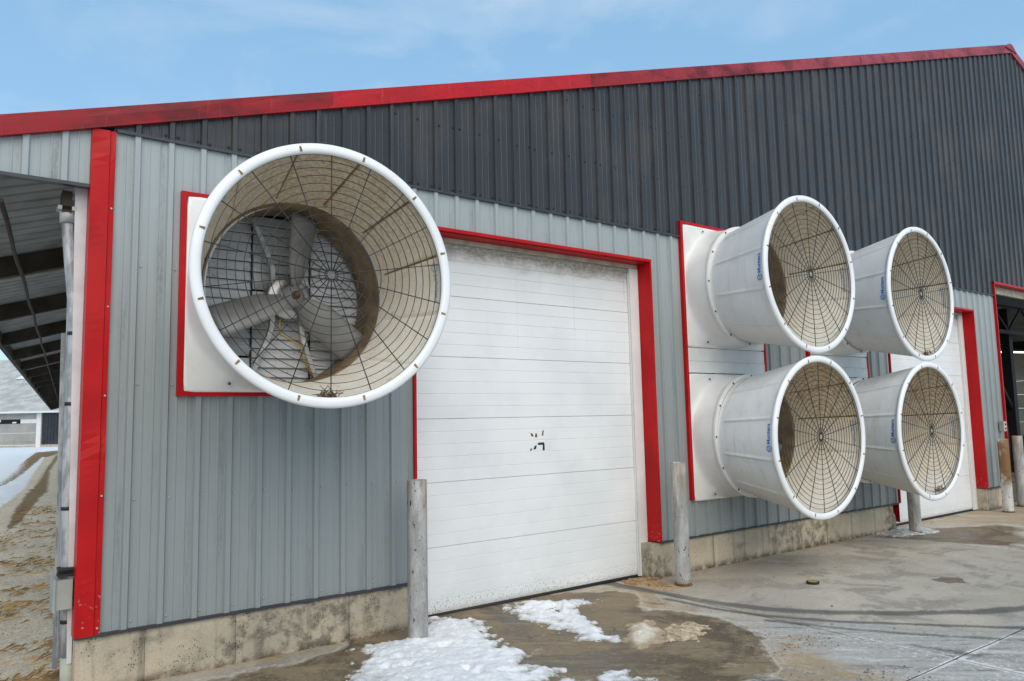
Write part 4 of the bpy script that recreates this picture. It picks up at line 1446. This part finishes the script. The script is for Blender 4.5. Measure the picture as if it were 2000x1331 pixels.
strut_paths = [[(-0.26, -0.07, 0.62), (-0.135, -0.10, 0.30), (-0.118, -0.12, 0.22), (-0.115, -0.13, 0.05)],
               [(0.26, -0.07, 0.62), (0.135, -0.10, 0.30), (0.118, -0.12, 0.22), (0.115, -0.13, 0.05)],
               [(-0.26, -0.07, -0.62), (-0.135, -0.10, -0.30), (-0.118, -0.12, -0.22), (-0.115, -0.13, -0.05)],
               [(0.26, -0.07, -0.62), (0.135, -0.10, -0.30), (0.118, -0.12, -0.22), (0.115, -0.13, -0.05)]]
strut_me = []
for p in strut_paths:
    m = MB(); m.tube(p, 0.024, 4, 0, True, False, False); strut_me.append(m.mesh('strut', M['strut']))

def text_polys(txt, size):
    cu = bpy.data.curves.new('letters', 'FONT')
    cu.body = txt
    cu.size = size
    cu.offset = size * 0.026
    cu.resolution_u = 3
    ob = bpy.data.objects.new('letters', cu)
    COL.objects.link(ob)
    dg = bpy.context.evaluated_depsgraph_get()
    me = bpy.data.meshes.new_from_object(ob.evaluated_get(dg))
    V_ = [tuple(v.co) for v in me.vertices]; F_ = [list(p.vertices) for p in me.polygons]
    bpy.data.objects.remove(ob); bpy.data.curves.remove(cu); bpy.data.meshes.remove(me)
    return V_, F_

TV, TF = text_polys('Munters', 0.064)
tw = max(v[0] for v in TV)
# round mark with a wave inside, left of the word
EV, EF = [], []
def emb_ring(cx, cy, r0, r1, n=28):
    b = len(EV)
    for i in range(n):
        a = 2 * math.pi * i / n
        EV.append((cx + r0 * math.cos(a), cy + r0 * math.sin(a), 0)); EV.append((cx + r1 * math.cos(a), cy + r1 * math.sin(a), 0))
    for i in range(n):
        j = (i + 1) % n
        EF.append([b + 2 * i, b + 2 * i + 1, b + 2 * j + 1, b + 2 * j])
def emb_line(pts, w):
    for (x0, y0), (x1, y1) in zip(pts[:-1], pts[1:]):
        dx, dy = x1 - x0, y1 - y0
        l_ = math.hypot(dx, dy); nx_, ny_ = -dy / l_ * w, dx / l_ * w
        b = len(EV)
        EV.extend([(x0 - nx_, y0 - ny_, 0), (x1 - nx_, y1 - ny_, 0), (x1 + nx_, y1 + ny_, 0), (x0 + nx_, y0 + ny_, 0)])
        EF.append([b, b + 1, b + 2, b + 3])
ex, ey = -0.044, 0.021
emb_ring(ex, ey, 0.025, 0.035)
emb_line([(ex - 0.019, ey + 0.010), (ex - 0.003, ey - 0.012), (ex + 0.009, ey + 0.006), (ex + 0.021, ey + 0.009)], 0.0045)

def make_logo(theta, inner, flip):
    """wraps the mark round the cone at angle theta; word runs along the rim, letter tops to the wall"""
    m = MB()
    for VV, FF in ((TV, TF), (EV, EF)):
        ids = []
        for (u, v, _) in VV:
            t = 0.905 - v / LEN
            r = rcone(t) + (0.0085 if not inner else -0.0105)
            a = theta - (u - (tw - 0.07) / 2) / r * (1 if not flip else 1)
            ids.append(m.v((r * math.cos(a), -LEN * t, r * math.sin(a)), False))
        for f in FF:
            m.f([ids[i] for i in f])
    return m.mesh('logo_mark', M['logo_ghost'] if inner else M['logo'])

logo_l = make_logo(math.pi - 0.02, False, False)
logo_r = make_logo(0.02, False, False)
ghost_r = make_logo(0.02, True, False)  # inner decal: show-through of the right-hand print, put into colour
cone_me = make_cone()
house_me = make_housing()
blade_me = make_blade()
m = MB()
m.lathe([(-0.110, 0.690), (-0.114, 0.680), (-0.106, 0.674), (-0.08, 0.671), (0.02, 0.670), (0.20, 0.670), (0.30, 0.675), (0.33, 0.69)], 72)
throat_me = m.mesh('throat', M['throat'])
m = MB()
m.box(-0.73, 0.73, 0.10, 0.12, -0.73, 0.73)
back_me = m.mesh('shutter', M['gap_dark'])  # black board behind the slats, painted for the unlit space there
m = MB()
for x in (-0.236, 0.236):
    m.box(x - 0.006, x + 0.006, 0.0, 0.012, -0.70, 0.70)
for x in (-0.709, 0.709):
    m.box(x - 0.015, x + 0.015, -0.01, 0.02, -0.70, 0.70)
rods_me = m.mesh('shutter_rods', M['rubber'])
m = MB()
for k in range(12):
    a = R(30) * k
    m.lathe([(0.0, 0.012), (-0.006, 0.012), (-0.009, 0.007), (-0.009, 0)], 8, 0, 'y', (0.700 * math.cos(a), -0.362, 0.700 * math.sin(a)))
for (x, z) in ((-0.42, -0.67), (0.42, -0.67), (-0.42, 0.67), (0.42, 0.67), (0.02, -0.69)):
    m.lathe([(0.0, 0.012), (-0.006, 0.012), (-0.009, 0.007), (-0.009, 0)], 8, 0, 'y', (x, -0.085, z))
bolts_me = m.mesh('bolts', M['bolt'])
m = MB()
m.tube([(-0.06, -0.15, -0.15), (-0.07, -0.155, -0.24), (-0.05, -0.14, -0.29), (0.02, -0.13, -0.32), (0.12, -0.11, -0.36), (0.14, -0.10, -0.45), (0.24, -0.06, -0.62)], 0.007, 6)
cable_me = m.mesh('power_cable', M['yellow_wire'])

def make_fan():
    f = thing('exhaust_fan', 'x', 'fan', (0, 0, 0))
    inst('housing', house_me, f)
    inst('throat', throat_me, f, (0, D0 + 0.015, 0))
    cone = inst('discharge_cone', cone_me, f, (0, D0 - 0.012, 0))
    for me in (logo_l, logo_r, ghost_r):
        inst('logo_mark', me, cone)
    gd = inst('wire_guard', guard_me, f, (0, D0 - 0.012 - LEN * 0.985, 0))
    for me in ring_me:
        inst('guard_ring', me, gd)
    for k in range(18):
        inst('guard_spoke', spoke_me, gd, (0, 0, 0), (0, R(90 + 20 * k), 0))
    pr = inst('propeller', hub_me, f, (0, -0.25, 0))
    inst('hub_nut', nut_me, pr)
    for k in range(3):
        inst('blade', blade_me, pr, (0, -0.012, 0), (0, -R(82 + 120 * k), 0))
    inst('motor', motor_me, f, (0, -0.15, 0))
    for me in strut_me:
        inst('strut', me, f)
    sh = inst('shutter', back_me, f)
    inst('shutter_rods', rods_me, sh, (0, -0.0, 0))
    for i in range(18):
        for c in range(3):
            o = inst('slat', slat_me, sh, (-0.472 + 0.472 * c, 0.012, -0.65 + 0.0755 * i))
            if (i, c) in ((3, 0), (10, 1)):
                o.rotation_euler = (R(68), 0, 0)
            else:
                o.rotation_euler = (R(rr.uniform(-2, 2)), 0, R(rr.uniform(-0.3, 0.3)))
    inst('bolts', bolts_me, f)['kind'] = 'stuff'
    inst('power_cable', cable_me, f)
    return f

fan0 = make_fan()
specs = [
    (F1, 'x1', 'large white cone fan alone beside the corner, its grey blades and shutter in full view', -4.4, -0.034, 0.0, 0),
    (F2U, 'x', 'upper white cone fan of the nearer pair, right of the first white door', 0.0, 0.0, 0.3, 38),
    (F2L, 'x', 'lower white cone fan of the nearer pair, hanging over the stained concrete foundation', 0.0, 0.0, -1.0, -14),
    (F3U, 'x', 'upper white cone fan of the farther pair, overlapping the second white door', 0.0, 0.03, -0.6, 75),
    (F3L, 'x', 'lower white cone fan of the farther pair, with a twig stuck in its lip', 0.0, 0.03, -0.8, 20),
]
fans = []
for i, ((fx, fz), _, lab, pan, sx, tilt, spin) in enumerate(specs):
    f = fan0 if i == 0 else copy_tree(fan0)
    f.location = (fx, 0, fz)
    f['label'] = lab
    f['group'] = 'cone exhaust fans along the barn wall'
    for ch in f.children:
        b = ch.name.split('.')[0]
        if b in ('discharge_cone', 'wire_guard'):
            rot = Matrix.Rotation(R(pan), 4, 'Z') @ Matrix.Rotation(R(-tilt), 4, 'X')
            base = Vector((sx, D0 - 0.012, 0))
            if b == 'wire_guard':
                base = base + rot @ Vector((0, -LEN * 0.985, 0))
            ch.location = base
            if b == 'discharge_cone' and i > 0:
                ch.material_slots[2].link = 'OBJECT'
                ch.material_slots[2].material = M['inside_grey'] if i in (1, 3) else M['inside_brown']
            ch.rotation_euler = rot.to_euler()
        if b == 'throat':
            ch.location.x = sx
        if b == 'propeller':
            ch.rotation_euler = (0, R(spin), 0)
    fans.append(f)

# tangles of twigs and feathers caught at the bottom of some cones
def twigs(fx, fz, ang, n, label, sx=0.0, pan=0.0, size=1.0):
    m = MB()
    r = random.Random(int(fx * 100))
    a = R(ang)
    rr0 = 0.812
    c = Vector((sx + rr0 * math.cos(a) + math.sin(R(pan)) * LEN, D0 - LEN * 0.95, rr0 * math.sin(a)))
    for k in range(n):
        p0 = c + Vector((r.uniform(-.07, .07), r.uniform(-.02, .05), r.uniform(0, .02))) * size
        d = Vector((r.uniform(-1, 1), r.uniform(-.5, .5), r.uniform(-.1, .6))).normalized() * r.uniform(.04, .10) * size
        m.tube([p0, p0 + d * 0.5 + Vector((0, 0, .006)), p0 + d], [0.004, 0.0035, 0.0015], 4)
    for k in range(n // 4):
        p0 = c + Vector((r.uniform(-.06, .06), r.uniform(-.01, .03), 0.008)) * size
        m.lathe([(-0.02, 0.0), (-0.01, 0.012), (0.0, 0.016), (0.012, 0.01), (0.02, 0)], 6, 0, 'z', tuple(p0))
    o = m.build('twig_tangle', M['twig'])
    o.location = (fx, 0, fz)
    tag(o, label, 'twigs', 'twigs caught in the fan lips')
twigs(F1[0], F1[1], -90.5, 34, 'brown tangle of dry twigs at the bottom of the nearest fan', -0.034, -4.4)
twigs(F3U[0], F3U[1], -79, 16, 'dark clump of twigs at the bottom of the far upper fan', 0.03)
twigs(F3L[0], F3L[1], -76, 16, 'brown twigs poking from the bottom lip of the far lower fan', 0.03)

# ------------------------------------------------------------------ bollards
def bollard(x, y, h, r, lab, mat, lean=(0, 0)):
    b = thing('bollard', lab, 'bollard', (x, y, 0), 0, 'steel pipe bollards guarding the doors')
    m = MB()
    n = 28
    prof = [(-0.05, r), (0.06, r)] + [(0.06 + (h - 0.06) * k / 8, r * (1 + 0.006 * math.sin(k * 2.3))) for k in range(1, 9)]
    m.lathe(prof + [(h, r * 0.93), (h - 0.015, r * 0.92)], n, 0, 'z')
    m.build('pipe', mat, b)
    m = MB()
    m.lathe([(h - 0.02, r * 0.93), (h - 0.008, r * 0.5), (h - 0.004, 0)], n, 0, 'z')
    m.build('pipe_fill', M['pipe_fill'], b)
    m = MB()
    m.lathe([(-0.02, r + 0.012), (0.012, r + 0.010), (0.024, r + 0.002)], n, 0, 'z')
    m.build('base_crust', M['rust'], b)
    b.rotation_euler = (lean[0], lean[1], 0)
    return b
bollard(2.075, -0.39, 1.285, 0.0815, 'scuffed white bollard standing in the snow left of the first door', M['bollard'])
bollard(5.244, -0.39, 1.27, 0.0815, 'flaking white bollard right of the first door, by the near fan pair', M['bollard'])
bollard(10.365, -0.33, 1.27, 0.084, 'dirty bollard under the far lower fan, rising from grey slush', M['bollard'])
bollard(13.70, -0.30, 1.25, 0.084, 'bollard with a large rust-brown patch beyond the second door', M['bollard_rusty'])
bollard(14.70, -0.16, 1.27, 0.084, 'plain grey bollard at the open bay, cut by the right edge of the photo', M['bollard'])

# ------------------------------------------------------------------ pipe and box at the corner
cp = thing('conduit_pipe', 'mottled grey conduit pipe running up the barn corner beside the red trim', 'pipe', (-0.31, 0.15, 0))
m = MB()
pp = [(-.305, 0.15, 0.15), (-.323, 0.15, 0.515), (-.339, 0.15, 1.1), (-.346, 0.15, 1.54), (-.344, 0.15, 2.1), (-.343, 0.15, 2.40), (-.352, 0.15, 2.62), (-.380, 0.15, 2.88), (-.402, 0.15, 3.10), (-.416, 0.15, 3.30)]
m.tube([(p[0] + 0.31, p[1] - 0.15, p[2]) for p in pp], 0.037, 14)
m.build('pipe_run', M['galv'], cp)
m = MB(); m.tube([(0.008, 0, -0.06), (0.004, 0, 0.235)], 0.046, 14); m.build('sleeve', M['pvc_green'], cp)
m = MB(); m.tube([(-0.101, 0, 3.20), (-0.108, 0, 3.295)], 0.046, 14); m.box(-0.165, -0.05, -0.05, 0.05, 3.285, 3.312); m.build('coupling', M['pvc'], cp)
for z, x in ((0.47, -0.010), (1.22, -0.031), (1.93, -0.034), (2.42, -0.034)):
    m = MB()
    m.tube([(x, 0, z - 0.012), (x, 0, z + 0.012)], 0.041, 14)
    m.box(x + 0.02, x + 0.075, -0.032, -0.02, z - 0.014, z + 0.014)
    m.build('clamp', M['rubber'], cp)
jb = thing('junction_box', 'small grey electrical junction box on the conduit at the barn corner', 'electrical box', (-0.36, 0.12, 0.57))
m = MB()
m.hexa([(-0.045, -0.085, 0.0), (0.052, -0.085, 0.0), (0.052, 0.085, 0.0), (-0.045, 0.085, 0.0), (-0.045, -0.085, 0.19), (0.052, -0.085, 0.19), (0.052, 0.085, 0.19), (-0.045, 0.085, 0.19)])
m.build('enclosure', M['box'], jb)
m = MB(); m.box(-0.060, -0.047, -0.098, 0.098, -0.012, 0.202); m.build('cover', M['box'], jb)
m = MB(); m.box(-0.03, 0.062, -0.05, 0.05, 0.205, 0.222); m.box(-0.03, 0.062, -0.02, 0.02, 0.222, 0.245); m.box(-0.03, 0.062, -0.05, 0.05, 0.245, 0.262); m.build('bracket', M['rubber'], jb)

# outlet box by the open bay
ob = thing('outlet_box', 'small beige outlet box on grey siding beside the open bay', 'electrical box', (14.40, -0.02, 1.45))
m = MB(); m.box(-0.055, 0.055, -0.07, 0.0, -0.09, 0.09); m.build('box_body', M['box'], ob)
m = MB(); m.box(-0.048, 0.048, -0.082, -0.07, -0.08, 0.08); m.build('cover', M['curtain'], ob)
m = MB()
for z in (-0.04, 0.035):
    m.box(-0.022, 0.022, -0.088, -0.0825, z - 0.02, z + 0.02)
m.build('socket', M['rubber'], ob)

# light and gate inside the bay
lt = thing('tube_light', 'lit white tube light hanging inside the dark open bay', 'light', (24.0, 3.3, 3.40))
m = MB(); m.tube([(-0.9, 0, 0), (2.2, -0.9, 0)], 0.022, 8); m.build('tube', M['tube'], lt)
m = MB(); m.tube([(-1.0, 0.03, 0.05), (2.3, -0.93, 0.05)], 0.03, 4); m.build('fixture', M['dark_steel'], lt)
m = MB(); m.tube([(0, 0, 0.05), (0, 0, 2.2)], 0.006, 4); m.tube([(1.6, -0.7, 0.05), (1.6, -0.7, 2.2)], 0.006, 4); m.build('hanger', M['dark_steel'], lt)
gt = thing('feed_rail', 'dark braced steel rail standing inside the open bay', 'rail', (20.5, 2.2, 0))
m = MB()
for z in (0.15, 0.5, 0.85, 1.2):
    m.tube([(-1.2, 0, z), (2.5, 0.9, z)], 0.03, 6)
m.build('rails', M['dark_steel'], gt)
for k, (x, y) in enumerate(((-1.2, 0), (0.65, 0.45), (2.5, 0.9))):
    m = MB(); m.tube([(x, y, 0), (x, y, 1.3)], 0.05, 8); m.build('post', M['dark_steel'], gt)
m = MB(); m.tube([(-1.2, 0, 1.2), (0.65, 0.45, 0.15)], 0.035, 6); m.tube([(0.65, 0.45, 1.2), (2.5, 0.9, 0.15)], 0.035, 6); m.build('brace', M['dark_steel'], gt)

# ------------------------------------------------------------------ snow, sand piles, slush, stones
def patch(name, poly, st, hgt, mat, label, cat, rag=0.10, seed=1, kind=None, lump=1.0, big_thin=False, soft=0.24):
    P = np.array(poly)
    x0, y0 = P.min(0) - 0.15; x1, y1 = P.max(0) + 0.15
    nx = int((x1 - x0) / st) + 1; ny = int((y1 - y0) / st) + 1
    X, Y = np.meshgrid(np.linspace(x0, x1, nx), np.linspace(y0, y1, ny))
    s0 = sdf_poly(X, Y, poly)
    m_ = s0 + (fbm(X, Y, 4.5, 4, seed) - 0.5) * rag * 1.7 + (fbm(X, Y, 17, 3, seed + 9) - 0.5) * rag * 1.1 - 0.01
    h = np.clip(m_ / soft, 0, 1) ** 0.8
    Z = 0.004 + h * hgt * (0.55 + 0.9 * fbm(X, Y, 5.0, 3, seed + 4)) + (fbm(X, Y, 15, 3, seed + 2) - 0.5) * 0.030 * lump * h + (fbm(X, Y, 48, 2, seed + 6) - 0.5) * 0.016 * lump * h
    if name == 'snow_patch':
        Z -= h * np.clip((fbm(X, Y, 6, 3, seed + 40) - 0.66) * 8, 0, 1) * 0.05
    Z = np.where(m_ <= 0, -0.02, Z) + 0.016 * np.clip((Y + 0.5) / 0.7, 0, 1)
    thin = 1 - np.clip(m_ / 0.17, 0, 1)
    if big_thin:
        thin = np.maximum(thin, np.clip(0.75 - (X - 1.25) * 1.1 - (Y + 0.9) * 0.25, 0, 0.9))
    o = grid_mesh(name, X, Y, Z, mat, dict(thin=thin), m_ > 0)
    tag(o, label, cat)
    return o
patch('snow_patch', SNOW1, 0.012, 0.036, M['snow'], 'large patch of old white snow round the first bollard, running off the bottom edge', 'snow', 0.20, 3, None, 1.0, True)
patch('snow_patch', SNOW2, 0.013, 0.035, M['snow'], 'thin ragged crescent of snow on wet concrete in front of the first door', 'snow', 0.19, 14)
patch('snow_mound', PILE1, 0.012, 0.075, M['pile'], 'small sand-coloured mound of frozen snow at the end of the crescent', 'snow', 0.11, 23, None, 0.4, False, 0.30)
patch('sand_mound', PILE2, 0.015, 0.026, M['sand_pale'], 'low crumbled spread of tan sand beside the frozen snow mound', 'sand', 0.22, 29, None, 1.6)
patch('slush_patch', [(9.9, 0.0), (10.39, 0.01), (10.82, 0.03), (10.9, -0.40), (10.5, -0.62), (10.1, -0.5), (9.75, -0.3)], 0.02, 0.022, M['ice'], 'grey slush and ice round the foot of the bollard under the far lower fan', 'slush', 0.18, 33)
patch('snow_patch', [(2.62, -1.9), (2.75, -1.78), (2.9, -1.95), (2.85, -2.2), (2.6, -2.2)], 0.014, 0.03, M['snow'], 'small separate scrap of snow at the bottom edge, right of the large patch', 'snow', 0.2, 41)
patch('sand_spill', [(4.95, 0.14), (5.24, 0.10), (5.20, -0.12), (5.10, -0.36), (4.88, -0.10)], 0.015, 0.022, M['sand'], 'crumbly brown sand spilled at the right foot of the first door', 'sand', 0.25, 52, None, 1.5)

def crumbs(name, mat, n, pick, lo, hi, seed):
    m = MB()
    r = random.Random(seed)
    k = 0
    while k < n:
        p = pick(r)
        if p is None: continue
        k += 1
        x, y = p
        sz = r.uniform(lo, hi) * (1 if r.random() < 0.92 else 2.0)
        ph = r.random() * 6
        b = len(m.V)
        for (dx, dy, dz) in ((1, 0, .3), (.3, .9, .4), (-.8, .5, .3), (-.7, -.6, .35), (.4, -.9, .3)):
            m.V.append((x + sz * (dx * math.cos(ph) - dy * math.sin(ph)), y + sz * (dx * math.sin(ph) + dy * math.cos(ph)), 0.002 + sz * dz * r.uniform(.3, 1) + 0.016 * min(1, max(0, (y + 0.5) / 0.7)) * (x < 4.5)))
        m.V.append((x, y, m.V[-1][2] + sz * r.uniform(0.5, 0.8)))
        for q in range(5):
            m.f([b + q, b + (q + 1) % 5, b + 5])
    m.build(name, mat, None, 'stuff')
crumbs('gravel', M['pebble'], 420, lambda r: (r.uniform(1.0, 11.5), r.uniform(-4.2, -0.15)), 0.004, 0.009, 12)
def near_mud(r):
    x, y = r.uniform(2.6, 5.6), r.uniform(-3.8, 0.1)
    v = float(sdf_poly(np.array([x]), np.array([y]), MUDEDGE)[0])
    w = float(sdf_poly(np.array([x]), np.array([y]), WET)[0])
    pr = 0.8 if v > -0.1 else (0.35 if w > 0 else 0.04)
    n_ = float(fbm(np.array([x]), np.array([y]), 2.2, 3, 91)[0])
    return (x, y) if r.random() < pr * max(0, (n_ - 0.42) * 5) else None
crumbs('mud_crumbs', M['sand'], 1100, near_mud, 0.0025, 0.006, 5)


cap = thing('plastic_lid', 'small black and yellow plastic lid lying on the concrete', 'lid', (6.256, -1.249, 0.004), 0.4)
m = MB(); m.lathe([(0, 0.062), (0.02, 0.066), (0.026, 0.062), (0.024, 0.05)], 20, 0, 'z'); m.build('rim', M['rubber'], cap)
m = MB(); m.lathe([(0.024, 0.051), (0.021, 0.03), (0.021, 0)], 20, 0, 'z'); m.build('face', M['cap_yellow'], cap)

# ------------------------------------------------------------------ the barn in the distance
fb = thing('far_barn', 'distant barn with pale ribbed roof, grey curtains and a black end bay', 'barn', (6.8, 86.1, 0.0), math.atan2(-3.51, 4.70))
def W(name, mat, *boxes):
    m = MB()
    for b in boxes: m.box(*b)
    return m.build(name, mat, fb)
EVZ = 3.48
m = MB()
pr = None
xs = []
k = -40
while k * 0.45 < 22:
    b = k * 0.45
    xs += [(b, 0), (b + 0.05, 0.05), (b + 0.13, 0.05), (b + 0.18, 0)]; k += 1
def rf(x, t, o):
    return (x, -0.6 + 18.6 * t, EVZ + 0.15 + o + 7.0 * t)
for (a, oa), (b, ob_) in zip(xs[:-1], xs[1:]):
    m.quad(rf(a, 0, oa), rf(b, 0, ob_), rf(b, 1, ob_), rf(a, 1, oa))
roof = m.build('roof', M['far_roof'], fb)
m = MB()
Xg, Tg = np.meshgrid(np.linspace(-9, -1.6, 90), np.linspace(0.56, 0.68, 20))
msk = (fbm(Xg, Tg * 30, 0.5, 4, 5) - 0.40) + 0.10 * np.sin((Tg - 0.56) / 0.12 * math.pi)
msk[:, -1] = -1; msk[0, :] = -1; msk[-1, :] = -1
grid_mesh('roof_snow', Xg, -0.6 + 18.6 * Tg, EVZ + 0.15 + 0.10 + 7.0 * Tg, M['snow'], None, msk > 0.06, roof)
W('eave_trim', M['far_white'], (-18, 22, -0.68, -0.6, EVZ, EVZ + 0.18))
W('post', M['far_white'], (-0.05, 0.42, -0.12, 0.25, -0.05, EVZ))
W('curtain', M['far_curtain'], (-9, -0.08, 0.0, 0.05, 2.85, EVZ - 0.02))
W('curtain', M['far_curtain'], (-9, -0.08, -0.03, 0.02, 0.55, 2.40))
W('curtain_rail', M['far_white'], (-9, -0.08, -0.06, 0.0, 0.18, 0.26), (-9, -0.08, -0.05, 0.02, 1.42, 1.46))
W('curtain', M['far_curtain'], (-9, -0.08, 0.0, 0.04, 0.27, 1.40))
W('window_gap', M['gap_dark'], (-9, -1.9, 0.06, 0.10, 2.38, 2.86))  # black sheet painted for the darkness inside the gap
W('wall_stub', M['far_white'], (-1.75, -0.08, 0.0, 0.05, 2.42, 2.84))
W('truss_web', M['far_white'], (-2.6, -2.2, 0.02, 0.05, 2.45, 2.6), (-5.4, -4.8, 0.02, 0.05, 2.5, 2.85), (-4.0, -3.8, 0.02, 0.05, 2.6, 2.85))
for k in range(16):
    W('end_bay_panel', M['far_black'], (0.45 + 0.62 * k, 0.45 + 0.62 * k + 0.59, 0.05, 0.09, 0.25, EVZ), (0.45 + 0.62 * k + 0.27, 0.45 + 0.62 * k + 0.31, 0.02, 0.05, 0.25, EVZ))
W('base_curb', M['lintel'], (-18, 22, -0.02, 0.3, -0.2, 0.24))
W('back_wall', M['far_black'], (-18, 22, 0.35, 0.5, 0.2, EVZ))
